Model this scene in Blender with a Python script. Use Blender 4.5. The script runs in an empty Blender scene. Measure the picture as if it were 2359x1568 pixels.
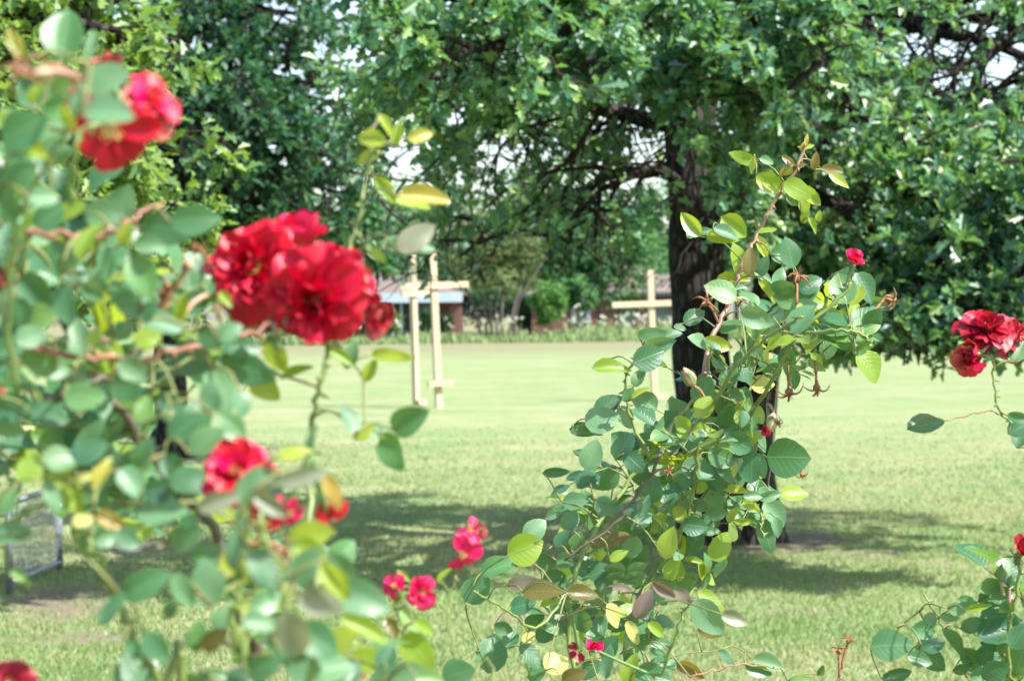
import bpy, math, random
import numpy as np
from mathutils import Vector, Matrix

rng = np.random.default_rng(11)
random.seed(11)
R = math.radians
scene = bpy.context.scene
col = scene.collection

# ------------------------------------------------------------------ camera, sky, sun, exposure
FPX, CX, CY = 5500.0, 1179.5, 784.0          # focal length and centre in the photograph's viewing pixels (2359 x 1568)
EYE = 1.55
cam_d = bpy.data.cameras.new('camera')
cam_d.sensor_width = 36.0
cam_d.lens = 36.0 * FPX / 2359.0
cam_d.clip_start, cam_d.clip_end = 0.05, 4000.0
cam_d.dof.use_dof = True
cam_d.dof.focus_distance = 3.5
cam_d.dof.aperture_fstop = cam_d.lens / 7.0
cam_d.dof.aperture_blades = 7
cam = bpy.data.objects.new('camera', cam_d)
col.objects.link(cam)
cam_rot = Matrix.Rotation(R(90 - 0.70), 4, 'X') @ Matrix.Rotation(R(-0.7), 4, 'Z')
cam.matrix_world = Matrix.Translation((0, 0, EYE)) @ cam_rot
scene.camera = cam

SUN_EL, SUN_AZ = 50.0, (0.87, -0.49)         # from behind the camera, to the right
sun_dir = Vector((SUN_AZ[0] * math.cos(R(SUN_EL)), SUN_AZ[1] * math.cos(R(SUN_EL)), math.sin(R(SUN_EL))))
world = bpy.data.worlds.new('World')
scene.world = world
world.use_nodes = True
wn = world.node_tree.nodes
sky = wn.new('ShaderNodeTexSky')
sky.sky_type = 'NISHITA'
sky.sun_disc = False
sky.sun_elevation = R(SUN_EL)
sky.sun_rotation = math.atan2(SUN_AZ[0], SUN_AZ[1])
sky.air_density, sky.dust_density, sky.ozone_density = 1.0, 1.6, 1.0
wn['Background'].inputs['Strength'].default_value = 0.15
world.node_tree.links.new(sky.outputs[0], wn['Background'].inputs['Color'])

sun_d = bpy.data.lights.new('sun', 'SUN')
sun_d.energy = 5.0
sun_d.angle = R(0.53)
sun_d.color = (1.0, 0.97, 0.91)
sun = bpy.data.objects.new('sun', sun_d)
col.objects.link(sun)
sun.rotation_euler = sun_dir.to_track_quat('Z', 'Y').to_euler()

vs = scene.view_settings
vs.view_transform = 'Standard'
vs.look = 'None'
vs.exposure = 1.35
vs.gamma = 1.0
vs.use_curve_mapping = False
cy = scene.cycles
cy.use_denoising = True
cy.max_bounces = 6
cy.diffuse_bounces = 3
cy.glossy_bounces = 3
cy.transmission_bounces = 4
cy.transparent_max_bounces = 8
cy.volume_bounces = 0
cy.sample_clamp_indirect = 6.0
cy.caustics_reflective = False
cy.caustics_refractive = False

# ------------------------------------------------------------------ helpers
RM = cam_rot.to_3x3()
C_R = np.array(RM @ Vector((1, 0, 0)))
C_U = np.array(RM @ Vector((0, 1, 0)))
C_B = np.array(RM @ Vector((0, 0, 1)))       # towards the viewer
CAMP = np.array((0, 0, EYE))


def P(x, y, d):
    """world point seen at viewing pixel (x, y), d metres in front of the camera"""
    return CAMP + d * (-C_B + (x - CX) / FPX * C_R + (CY - y) / FPX * C_U)


def G(x, y):
    """ground point (z = 0) seen at viewing pixel (x, y)"""
    v = P(x, y, 1.0) - CAMP
    return CAMP + v * (EYE / -v[2])


def to_px(p):
    q = np.asarray(p) - CAMP
    d = -(q @ C_B)
    return CX + FPX * (q @ C_R) / d, CY - FPX * (q @ C_U) / d, d


def nrm(v):
    v = np.asarray(v, float)
    return v / (np.linalg.norm(v, axis=-1, keepdims=True) + 1e-12)


WM = {}


def link(name, data, parent=None, M=None, **props):
    o = bpy.data.objects.new(name, data)
    col.objects.link(o)
    M = Matrix(M) if M is not None else (WM[parent.name].copy() if parent is not None else Matrix())
    if parent is not None:
        o.parent = parent
        o.matrix_basis = WM[parent.name].inverted() @ M
    else:
        o.matrix_basis = M
    WM[o.name] = M
    for k, v in props.items():
        o[k] = v
    return o


def thing(name, label, category, loc, group=None):
    o = link(name, None, None, Matrix.Translation(Vector(loc)), label=label, category=category)
    o.empty_display_size = 0.2
    if group:
        o['group'] = group
    return o


def mesh_arrays(name, co, loops, starts, mat=None, uv=None, rnd=None, smooth=True):
    me = bpy.data.meshes.new(name)
    co = np.asarray(co, np.float32)
    me.vertices.add(len(co))
    me.vertices.foreach_set('co', co.ravel())
    me.loops.add(len(loops))
    me.loops.foreach_set('vertex_index', np.asarray(loops, np.int32))
    me.polygons.add(len(starts))
    me.polygons.foreach_set('loop_start', np.asarray(starts, np.int32))
    if uv is not None:
        me.uv_layers.new(name='UVMap').data.foreach_set('uv', np.asarray(uv, np.float32)[np.asarray(loops)].ravel())
    if rnd is not None:
        a = me.attributes.new('rnd', 'FLOAT', 'POINT')
        a.data.foreach_set('value', np.asarray(rnd, np.float32))
    me.update(calc_edges=True)
    if smooth:
        me.polygons.foreach_set('use_smooth', np.ones(len(starts), bool))
    if mat is not None:
        me.materials.append(mat)
    return me


class MB:
    """collects quads/tris; build() makes one mesh (points given in world space)"""

    def __init__(self):
        self.v, self.f, self.m = [], [], []

    def add(self, verts, faces, mi=0):
        k = len(self.v)
        self.v.extend([tuple(map(float, p)) for p in verts])
        self.f.extend([tuple(i + k for i in f) for f in faces])
        self.m.extend([mi] * len(faces))

    def box(self, lo, hi, mi=0, M=None):
        x0, y0, z0 = lo
        x1, y1, z1 = hi
        vs_ = [(x0, y0, z0), (x1, y0, z0), (x1, y1, z0), (x0, y1, z0), (x0, y0, z1), (x1, y0, z1), (x1, y1, z1), (x0, y1, z1)]
        if M is not None:
            vs_ = [tuple(M @ Vector(p)) for p in vs_]
        self.add(vs_, [(3, 2, 1, 0), (4, 5, 6, 7), (0, 1, 5, 4), (1, 2, 6, 5), (2, 3, 7, 6), (3, 0, 4, 7)], mi)

    def tube(self, pts, rad, n=6, mi=0, cap=True):
        pts = np.asarray(pts, float)
        m = len(pts)
        rad = np.broadcast_to(np.asarray(rad, float), (m,))
        t = nrm(np.gradient(pts, axis=0))
        ref = np.array((0, 0, 1.0)) if abs(t[0][2]) < 0.9 else np.array((1.0, 0, 0))
        verts = []
        ang = np.linspace(0, 2 * np.pi, n, endpoint=False)
        for i in range(m):
            a = nrm(np.cross(t[i], ref))
            b = np.cross(t[i], a)
            ref = -np.cross(t[i], a) if False else ref
            for q in ang:
                verts.append(pts[i] + rad[i] * (math.cos(q) * a + math.sin(q) * b))
        faces = [(i * n + j, i * n + (j + 1) % n, (i + 1) * n + (j + 1) % n, (i + 1) * n + j) for i in range(m - 1) for j in range(n)]
        if cap:
            faces.append(tuple(range(n))[::-1])
            faces.append(tuple((m - 1) * n + j for j in range(n)))
        self.add(verts, faces, mi)

    def mesh(self, name, mats, M=None, smooth=False, bevel=0):
        me = bpy.data.meshes.new(name)
        vs_ = self.v
        if M is not None:
            Mi = Matrix(M).inverted()
            vs_ = [tuple(Mi @ Vector(p)) for p in vs_]
        me.from_pydata(vs_, [], self.f)
        mats = mats if isinstance(mats, (list, tuple)) else [mats]
        for q in mats:
            me.materials.append(q)
        if len(mats) > 1:
            me.polygons.foreach_set('material_index', self.m)
        if smooth:
            me.polygons.foreach_set('use_smooth', [True] * len(self.f))
        me.update()
        return me

    def build(self, name, mats, parent=None, smooth=False, **props):
        M = WM[parent.name] if parent is not None else Matrix()
        return link(name, self.mesh(name, mats, M, smooth), parent, M, **props)


def lattice(seed, n=64):
    return np.random.default_rng(seed).random((n, n))


def vnoise(x, y, seed):
    L = lattice(seed)
    n = L.shape[0]
    xi, yi = np.floor(x).astype(int), np.floor(y).astype(int)
    fx, fy = x - xi, y - yi
    fx, fy = fx * fx * (3 - 2 * fx), fy * fy * (3 - 2 * fy)
    g = lambda a, b: L[a % n, b % n]
    return (g(xi, yi) * (1 - fx) + g(xi + 1, yi) * fx) * (1 - fy) + (g(xi, yi + 1) * (1 - fx) + g(xi + 1, yi + 1) * fx) * fy


def fbm(x, y, seed, oct=3):
    s, a, t = 0, 0.5, 0
    for k in range(oct):
        s = s + a * vnoise(x * 2 ** k, y * 2 ** k, seed + k)
        t += a
        a *= 0.55
    return s / t


def smooth_path(pts, n):
    """Catmull-Rom through the points"""
    pts = np.asarray(pts, float)
    p = np.vstack([2 * pts[0] - pts[1], pts, 2 * pts[-1] - pts[-2]])
    out = []
    segs = len(pts) - 1
    for k in range(n):
        u = k / (n - 1) * segs
        i = min(int(u), segs - 1)
        t = u - i
        a, b, c, d = p[i], p[i + 1], p[i + 2], p[i + 3]
        out.append(0.5 * (2 * b + (c - a) * t + (2 * a - 5 * b + 4 * c - d) * t * t + (3 * b - a - 3 * c + d) * t ** 3))
    return np.array(out)


# ------------------------------------------------------------------ materials
class NT:
    def __init__(self, name):
        self.mat = bpy.data.materials.new(name)
        self.mat.use_nodes = True
        self.t = self.mat.node_tree
        self.t.nodes.clear()
        self.out = self.t.nodes.new('ShaderNodeOutputMaterial')

    def n(self, typ, ins=None, **kw):
        nd = self.t.nodes.new(typ)
        for k, v in kw.items():
            setattr(nd, k, v)
        for k, v in (ins or {}).items():
            s = nd.inputs[k]
            if hasattr(v, 'links') or hasattr(v, 'is_linked'):
                self.t.links.new(v, s)
            else:
                if hasattr(s.default_value, '__len__') and not isinstance(v, str) and len(s.default_value) == 4 and len(v) == 3:
                    v = (*v, 1)
                s.default_value = v
        return nd

    def math(self, op, a, b=0.0, c=None, clamp=False):
        nd = self.n('ShaderNodeMath', {0: a, 1: b} if c is None else {0: a, 1: b, 2: c}, operation=op)
        nd.use_clamp = clamp
        return nd.outputs[0]

    def mix(self, f, a, b, blend='MIX'):
        nd = self.n('ShaderNodeMix', data_type='RGBA', blend_type=blend)
        for s, v in ((nd.inputs[0], f), (nd.inputs[6], a), (nd.inputs[7], b)):
            if hasattr(v, 'is_linked'):
                self.t.links.new(v, s)
            else:
                s.default_value = (*v, 1) if hasattr(v, '__len__') and len(v) == 3 else v
        return nd.outputs[2]

    def ramp(self, f, stops):
        nd = self.n('ShaderNodeValToRGB', {0: f})
        e = nd.color_ramp.elements
        while len(e) < len(stops):
            e.new(0.5)
        for q, (p, c) in zip(e, stops):
            q.position = p
            q.color = (*c, 1) if hasattr(c, '__len__') else (c, c, c, 1)
        return nd.outputs[0]

    def noise(self, scale, detail=3, rough=0.55, vec=None, dist=0.0):
        nd = self.n('ShaderNodeTexNoise', {'Scale': scale, 'Detail': detail, 'Roughness': rough, 'Distortion': dist})
        if vec is not None:
            self.t.links.new(vec, nd.inputs['Vector'])
        return nd.outputs[0]

    def done(self, shader):
        self.t.links.new(shader, self.out.inputs['Surface'])
        return self.mat


def leaf_material(name, stops, trans, tf=0.35, rough=0.38, spec=0.5, veins=0.0, spots=0.0, back=None, posvar=0.0):
    t = NT(name)
    oi = t.n('ShaderNodeObjectInfo')
    at = t.n('ShaderNodeAttribute', attribute_name='rnd')
    r = t.math('FRACT', t.math('ADD', oi.outputs['Random'], at.outputs['Fac']))
    c = t.ramp(r, stops)
    geo = t.n('ShaderNodeNewGeometry')
    if posvar:
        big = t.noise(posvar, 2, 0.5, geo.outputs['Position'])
        c = t.mix(t.ramp(big, [(0.3, 0.0), (0.7, 1.0)]), t.mix(0.4, c, (0.75, 0.8, 0.8), 'MULTIPLY'), t.mix(0.8, c, (1.75, 1.55, 1.35), 'MULTIPLY'))  # leaf tone varies by place; bright side raised to paint sunlit patches
    bump = None
    if veins:
        uv = t.n('ShaderNodeUVMap').outputs[0]
        sp = t.n('ShaderNodeSeparateXYZ', {0: uv})
        au = t.math('ABSOLUTE', t.math('SUBTRACT', sp.outputs[0], 0.5))
        mid = t.n('ShaderNodeMapRange', {0: au, 1: 0.0, 2: 0.035, 3: 1.0, 4: 0.0}).outputs[0]
        lat = t.math('SINE', t.math('MULTIPLY', t.math('SUBTRACT', sp.outputs[1], t.math('MULTIPLY', au, 0.55)), 46.0))
        latm = t.n('ShaderNodeMapRange', {0: lat, 1: 0.75, 2: 1.0, 3: 0.0, 4: 0.45}).outputs[0]
        v = t.math('MAXIMUM', mid, latm)
        c = t.mix(t.math('MULTIPLY', v, veins), c, (0.30, 0.40, 0.20))
        bump = t.n('ShaderNodeBump', {'Height': v, 'Strength': 0.25, 'Distance': 0.002}).outputs[0]
        rim = t.n('ShaderNodeMapRange', {0: au, 1: 0.42, 2: 0.5, 3: 0.0, 4: 0.25}).outputs[0]
        c = t.mix(t.math('MULTIPLY', rim, t.ramp(r, [(0.2, 0.1), (0.9, 1.0)])), c, (0.33, 0.34, 0.12))
        tc = t.n('ShaderNodeTexCoord').outputs['Object']
        mot = t.noise(90.0, 3, 0.6, tc)
        c = t.mix(t.math('MULTIPLY', mot, 0.7), c, t.mix(0.7, c, (0.45, 0.6, 0.5), 'MULTIPLY'))
    if spots:
        tc2 = t.n('ShaderNodeTexCoord').outputs['Object']
        sn = t.noise(110.0, 1, 0.4, t.n('ShaderNodeVectorMath', {0: tc2, 1: t.n('ShaderNodeCombineXYZ', {0: r, 1: r}).outputs[0]}, operation='ADD').outputs[0])
        on = t.math('MULTIPLY', t.ramp(sn, [(0.66, 0.0), (0.72, 1.0)]), t.math('GREATER_THAN', t.math('FRACT', t.math('MULTIPLY', r, 7.3)), 0.55))
        c = t.mix(t.math('MULTIPLY', on, spots), c, (0.22, 0.17, 0.06))
    if back is not None:
        c = t.mix(geo.outputs['Backfacing'], c, t.mix(0.65, c, back))
    ins = {'Base Color': c, 'Roughness': rough, 'Specular IOR Level': spec}
    pb = t.n('ShaderNodeBsdfPrincipled', ins)
    tr_c = t.mix(0.75, c, trans)
    tr = t.n('ShaderNodeBsdfTranslucent', {'Color': tr_c})
    if bump is not None:
        t.t.links.new(bump, pb.inputs['Normal'])
    mx = t.n('ShaderNodeMixShader', {0: tf, 1: pb.outputs[0], 2: tr.outputs[0]})
    return t.done(mx.outputs[0])


def simple(name, c, rough=0.7, spec=0.3, var=0.25, scale=8.0, metallic=0.0, bump=0.0, stretch=None, c2=None):
    t = NT(name)
    tc = t.n('ShaderNodeTexCoord').outputs['Object']
    if stretch:
        tc = t.n('ShaderNodeMapping', {'Vector': tc, 'Scale': stretch}).outputs[0]
    nz = t.noise(scale, 4, 0.6, tc)
    oi = t.n('ShaderNodeObjectInfo').outputs['Random']
    f = t.ramp(nz, [(0.3, 0.0), (0.7, 1.0)])
    c2 = c2 if c2 is not None else tuple(q * (1 - var) for q in c)
    cc = t.mix(f, c2, tuple(min(1, q * (1 + var * 0.4)) for q in c))
    cc = t.mix(t.math('MULTIPLY', oi, var), cc, t.mix(1.0, cc, (0.75, 0.75, 0.75), 'MULTIPLY'))
    pb = t.n('ShaderNodeBsdfPrincipled', {'Base Color': cc, 'Roughness': rough, 'Specular IOR Level': spec, 'Metallic': metallic})
    if bump:
        b = t.n('ShaderNodeBump', {'Height': nz, 'Strength': bump, 'Distance': 0.02})
        t.t.links.new(b.outputs[0], pb.inputs['Normal'])
    return t.done(pb.outputs[0])


M = {}
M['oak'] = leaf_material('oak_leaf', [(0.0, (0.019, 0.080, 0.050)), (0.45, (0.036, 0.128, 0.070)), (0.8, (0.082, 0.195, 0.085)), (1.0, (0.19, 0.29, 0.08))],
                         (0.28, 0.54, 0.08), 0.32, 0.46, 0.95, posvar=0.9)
M['oak_dark'] = leaf_material('oak_leaf_painted_shade', [(0.0, (0.011, 0.052, 0.028)), (0.6, (0.018, 0.074, 0.036)), (1.0, (0.045, 0.115, 0.040))],
                              (0.12, 0.29, 0.05), 0.24, 0.5, 0.35, posvar=0.4)  # leaf colour darkened to carry the shade on this tree
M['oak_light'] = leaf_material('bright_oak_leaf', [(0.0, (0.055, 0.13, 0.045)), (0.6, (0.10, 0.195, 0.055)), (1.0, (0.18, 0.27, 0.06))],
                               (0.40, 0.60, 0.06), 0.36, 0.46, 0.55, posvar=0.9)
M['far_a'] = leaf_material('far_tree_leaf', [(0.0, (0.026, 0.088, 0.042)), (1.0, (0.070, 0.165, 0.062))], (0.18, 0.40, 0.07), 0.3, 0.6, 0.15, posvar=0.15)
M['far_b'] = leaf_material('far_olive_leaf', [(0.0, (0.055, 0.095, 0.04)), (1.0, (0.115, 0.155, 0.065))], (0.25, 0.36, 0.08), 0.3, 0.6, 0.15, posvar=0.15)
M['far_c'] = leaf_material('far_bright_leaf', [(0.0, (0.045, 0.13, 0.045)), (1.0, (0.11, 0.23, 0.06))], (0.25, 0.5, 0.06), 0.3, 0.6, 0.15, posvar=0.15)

RG = [(0.0, (0.028, 0.110, 0.052)), (0.45, (0.048, 0.165, 0.074)), (0.8, (0.090, 0.220, 0.075)), (1.0, (0.16, 0.28, 0.065))]
PALE = (0.13, 0.25, 0.14)
M['g'] = leaf_material('rose_leaf', RG, (0.28, 0.46, 0.03), 0.32, 0.40, 0.55, veins=0.34, spots=0.5, back=PALE)
M['d'] = leaf_material('dark_rose_leaf', [(0.0, (0.024, 0.094, 0.054)), (0.7, (0.048, 0.150, 0.075)), (1.0, (0.085, 0.19, 0.07))], (0.26, 0.48, 0.03), 0.30, 0.40, 0.55, veins=0.34, spots=0.5, back=PALE)
M['l'] = leaf_material('painted_sheen_rose_leaf', [(0.0, (0.075, 0.185, 0.105)), (1.0, (0.135, 0.265, 0.14))], (0.36, 0.5, 0.06), 0.32, 0.42, 0.55, veins=0.28, back=PALE)  # pale tone puts the sheen on the leaf into its colour
M['y'] = leaf_material('young_rose_leaf', [(0.0, (0.16, 0.26, 0.025)), (0.6, (0.24, 0.33, 0.03)), (1.0, (0.32, 0.36, 0.04))], (0.55, 0.66, 0.03), 0.42, 0.34, 0.5, veins=0.25)
M['Y'] = leaf_material('yellowed_rose_leaf', [(0.0, (0.50, 0.44, 0.07)), (1.0, (0.62, 0.58, 0.20))], (0.7, 0.6, 0.10), 0.35, 0.45, 0.4, veins=0.15)
M['p'] = leaf_material('bronze_rose_leaf', [(0.0, (0.15, 0.10, 0.085)), (0.5, (0.20, 0.155, 0.13)), (1.0, (0.15, 0.15, 0.08))], (0.30, 0.14, 0.06), 0.25, 0.33, 0.6, veins=0.1, back=(0.24, 0.19, 0.18))
M['q'] = leaf_material('greyed_rose_leaf', [(0.0, (0.16, 0.185, 0.12)), (1.0, (0.23, 0.22, 0.16))], (0.40, 0.38, 0.10), 0.30, 0.36, 0.7, veins=0.1, back=(0.26, 0.22, 0.19))
M['o'] = leaf_material('olive_rose_leaf', [(0.0, (0.10, 0.085, 0.02)), (1.0, (0.17, 0.13, 0.03))], (0.45, 0.30, 0.03), 0.40, 0.36, 0.5, veins=0.15)
M['a'] = leaf_material('amber_rose_leaf', [(0.0, (0.36, 0.21, 0.035)), (0.5, (0.38, 0.31, 0.05)), (1.0, (0.34, 0.36, 0.05))], (0.65, 0.48, 0.06), 0.40, 0.38, 0.5, veins=0.1)


def petal_material(name, stops, trans, tf=0.28, edge=None):
    t = NT(name)
    oi = t.n('ShaderNodeObjectInfo').outputs['Random']
    uv = t.n('ShaderNodeUVMap').outputs[0]
    sp = t.n('ShaderNodeSeparateXYZ', {0: uv})
    tc = t.n('ShaderNodeTexCoord').outputs['Object']
    st = t.n('ShaderNodeMapping', {'Vector': uv, 'Scale': (26.0, 1.5, 1.0)}).outputs[0]
    nz = t.noise(1.0, 3, 0.6, st)
    c = t.ramp(t.math('ADD', t.math('MULTIPLY', oi, 0.6), t.math('MULTIPLY', nz, 0.4)), stops)
    base = t.n('ShaderNodeMapRange', {0: sp.outputs[1], 1: 0.02, 2: 0.20, 3: 1.0, 4: 0.0}).outputs[0]
    c = t.mix(t.math('MULTIPLY', base, 0.8), c, (0.62, 0.42, 0.30))
    if edge is not None:
        e = t.n('ShaderNodeMapRange', {0: sp.outputs[1], 1: 0.75, 2: 1.0, 3: 0.0, 4: 0.8}).outputs[0]
        c = t.mix(t.math('MULTIPLY', e, nz), c, edge)
    geo = t.n('ShaderNodeNewGeometry')
    c = t.mix(t.math('MULTIPLY', geo.outputs['Backfacing'], 0.42), c, (0.50, 0.05, 0.09))
    bump = t.n('ShaderNodeBump', {'Height': nz, 'Strength': 0.18, 'Distance': 0.002}).outputs[0]
    pb = t.n('ShaderNodeBsdfPrincipled', {'Base Color': c, 'Roughness': 0.42, 'Specular IOR Level': 0.4, 'Normal': bump})
    tr = t.n('ShaderNodeBsdfTranslucent', {'Color': t.mix(0.8, c, trans)})
    return t.done(t.n('ShaderNodeMixShader', {0: tf, 1: pb.outputs[0], 2: tr.outputs[0]}).outputs[0])


M['red'] = petal_material('red_petal', [(0.0, (0.32, 0.0006, 0.010)), (0.5, (0.48, 0.0012, 0.020)), (1.0, (0.62, 0.004, 0.055))], (0.80, 0.001, 0.03), 0.25)
M['dark_red'] = petal_material('dark_red_petal', [(0.0, (0.14, 0.002, 0.008)), (0.5, (0.24, 0.004, 0.016)), (1.0, (0.34, 0.008, 0.03))], (0.45, 0.004, 0.02), 0.2)
M['pink_red'] = petal_material('pink_red_petal', [(0.0, (0.54, 0.001, 0.05)), (0.5, (0.62, 0.002, 0.085)), (1.0, (0.60, 0.03, 0.12))], (0.85, 0.003, 0.10))
M['wilted'] = petal_material('wilted_petal', [(0.0, (0.24, 0.012, 0.016)), (0.6, (0.40, 0.04, 0.04)), (1.0, (0.50, 0.16, 0.10))], (0.6, 0.06, 0.04), 0.25, edge=(0.45, 0.26, 0.14))
M['stamen'] = simple('stamen', (0.62, 0.48, 0.17), 0.7, 0.2, 0.4, 300.0, c2=(0.45, 0.30, 0.08))
M['sepal'] = simple('sepal', (0.13, 0.22, 0.07), 0.5, 0.3, 0.3, 120.0)
M['dry'] = simple('dry_bloom', (0.30, 0.145, 0.075), 0.75, 0.2, 0.5, 160.0, c2=(0.16, 0.065, 0.035))
M['hip'] = simple('rose_hip', (0.50, 0.35, 0.22), 0.4, 0.4, 0.4, 120.0, c2=(0.42, 0.14, 0.10))
M['cane_brown'] = simple('brown_cane', (0.30, 0.135, 0.075), 0.5, 0.4, 0.45, 60.0, c2=(0.17, 0.065, 0.045))
M['cane_green'] = simple('green_cane', (0.17, 0.24, 0.055), 0.42, 0.45, 0.35, 45.0, c2=(0.10, 0.125, 0.035))
M['cane_dark'] = simple('dark_cane', (0.085, 0.075, 0.035), 0.5, 0.4, 0.4, 45.0, c2=(0.05, 0.035, 0.022))
M['cane_pink'] = simple('reddish_shoot', (0.30, 0.20, 0.12), 0.42, 0.45, 0.4, 50.0, c2=(0.24, 0.11, 0.075))
M['stalk'] = simple('leaf_stalk', (0.15, 0.20, 0.05), 0.5, 0.4, 0.4, 60.0, c2=(0.15, 0.11, 0.045))
M['bark'] = None


def bark_material():
    t = NT('oak_bark')
    tc = t.n('ShaderNodeTexCoord').outputs['Object']
    st = t.n('ShaderNodeMapping', {'Vector': tc, 'Scale': (1.0, 1.0, 0.28)}).outputs[0]
    nz = t.noise(16.0, 6, 0.65, st)
    vo = t.n('ShaderNodeTexVoronoi', {'Vector': st, 'Scale': 22.0}, feature='DISTANCE_TO_EDGE').outputs[0]
    h = t.math('ADD', t.math('MULTIPLY', t.math('MINIMUM', vo, 0.25), 2.5), nz)
    c = t.ramp(h, [(0.35, (0.009, 0.008, 0.007)), (0.9, (0.027, 0.023, 0.020)), (1.2, (0.060, 0.053, 0.047))])
    pb = t.n('ShaderNodeBsdfPrincipled', {'Base Color': c, 'Roughness': 0.9, 'Specular IOR Level': 0.15})
    b = t.n('ShaderNodeBump', {'Height': h, 'Strength': 0.9, 'Distance': 0.03})
    t.t.links.new(b.outputs[0], pb.inputs['Normal'])
    return t.done(pb.outputs[0])


M['bark'] = bark_material()
M['twig'] = simple('twig_bark', (0.034, 0.028, 0.023), 0.9, 0.1, 0.4, 20.0)
M['far_bark'] = simple('grey_far_bark', (0.13, 0.115, 0.10), 0.9, 0.1, 0.4, 3.0)
M['pine'] = simple('new_pine_timber', (0.50, 0.395, 0.26), 0.65, 0.25, 0.22, 7.0, stretch=(9.0, 9.0, 0.7), bump=0.15)
M['galv'] = simple('galvanised_steel', (0.24, 0.27, 0.29), 0.5, 0.5, 0.25, 30.0, metallic=0.6)
M['brick'] = None
M['roof'] = simple('tan_shingle_roof', (0.17, 0.132, 0.122), 0.9, 0.15, 0.2, 1.6)
M['roof_grey'] = simple('grey_shingle_roof', (0.30, 0.26, 0.27), 0.9, 0.15, 0.2, 1.6)
M['grey_trim'] = simple('grey_painted_trim', (0.34, 0.40, 0.40), 0.6, 0.3, 0.08, 1.0)
M['white_trim'] = simple('white_painted_trim', (0.33, 0.41, 0.45), 0.6, 0.3, 0.08, 1.0)
M['teal_glass'] = simple('window_glass', (0.06, 0.10, 0.10), 0.12, 0.6, 0.3, 0.8)
M['dark_trim'] = simple('dark_painted_trim', (0.04, 0.055, 0.06), 0.5, 0.3, 0.2, 1.0)
M['tan_wall'] = simple('tan_siding', (0.36, 0.29, 0.22), 0.8, 0.2, 0.15, 1.0)


def brick_material():
    t = NT('red_brick')
    tc = t.n('ShaderNodeTexCoord').outputs['Object']
    sw = t.n('ShaderNodeSeparateXYZ', {0: tc})
    v = t.n('ShaderNodeCombineXYZ', {0: t.math('ADD', sw.outputs[0], sw.outputs[1]), 1: sw.outputs[2]}).outputs[0]
    br = t.n('ShaderNodeTexBrick', {'Vector': v, 'Color1': (0.135, 0.045, 0.034, 1), 'Color2': (0.095, 0.032, 0.026, 1), 'Mortar': (0.16, 0.12, 0.10, 1),
                                    'Scale': 1.0, 'Brick Width': 0.22, 'Row Height': 0.075, 'Mortar Size': 0.010})
    nz = t.noise(0.7, 3, 0.5, tc)
    c = t.mix(t.math('MULTIPLY', nz, 0.5), br.outputs[0], (0.12, 0.06, 0.048))
    return t.done(t.n('ShaderNodeBsdfPrincipled', {'Base Color': c, 'Roughness': 0.9, 'Specular IOR Level': 0.15}).outputs[0])


M['brick'] = brick_material()

# ------------------------------------------------------------------ lawn
BARE = [(1830, 1245, 230, 22, 0.9), (2010, 1275, 170, 16, 0.5), (1930, 1405, 190, 18, 0.8), (150, 1385, 230, 45, 0.75), (330, 1265, 170, 22, 0.7), (250, 1475, 420, 26, 0.75),
        (900, 1345, 120, 16, 0.55), (1180, 1430, 120, 18, 0.6), (1150, 1290, 60, 10, 0.4), (2180, 1300, 60, 10, 0.5), (600, 1545, 260, 14, 0.4), (1700, 1250, 170, 22, 0.9)]


def bare_mask(x, y):
    m = np.zeros_like(x)
    for px, py, rx, ry, s in BARE:
        c = G(px, py)
        ex = abs(G(px + rx, py)[0] - c[0])
        ey = abs(G(px, py - ry)[1] - c[1])
        m = np.maximum(m, s * np.exp(-(((x - c[0]) / ex) ** 2 + ((y - c[1]) / ey) ** 2)))
    n = fbm(x * 1.7, y * 1.1, 5, 4)
    return np.clip((m * 1.4 + (n - 0.5) * 1.9 - 0.42) * 1.3, 0, 1)


def lawn_height(x, y):
    e = np.clip(np.minimum(np.minimum(y - 7.0, 33.0 - y), 8.9 - np.abs(x)) / 1.5, 0, 1)
    return (fbm(x * 0.9, y * 0.9, 31, 3) - 0.5) * 0.05 * e


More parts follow.
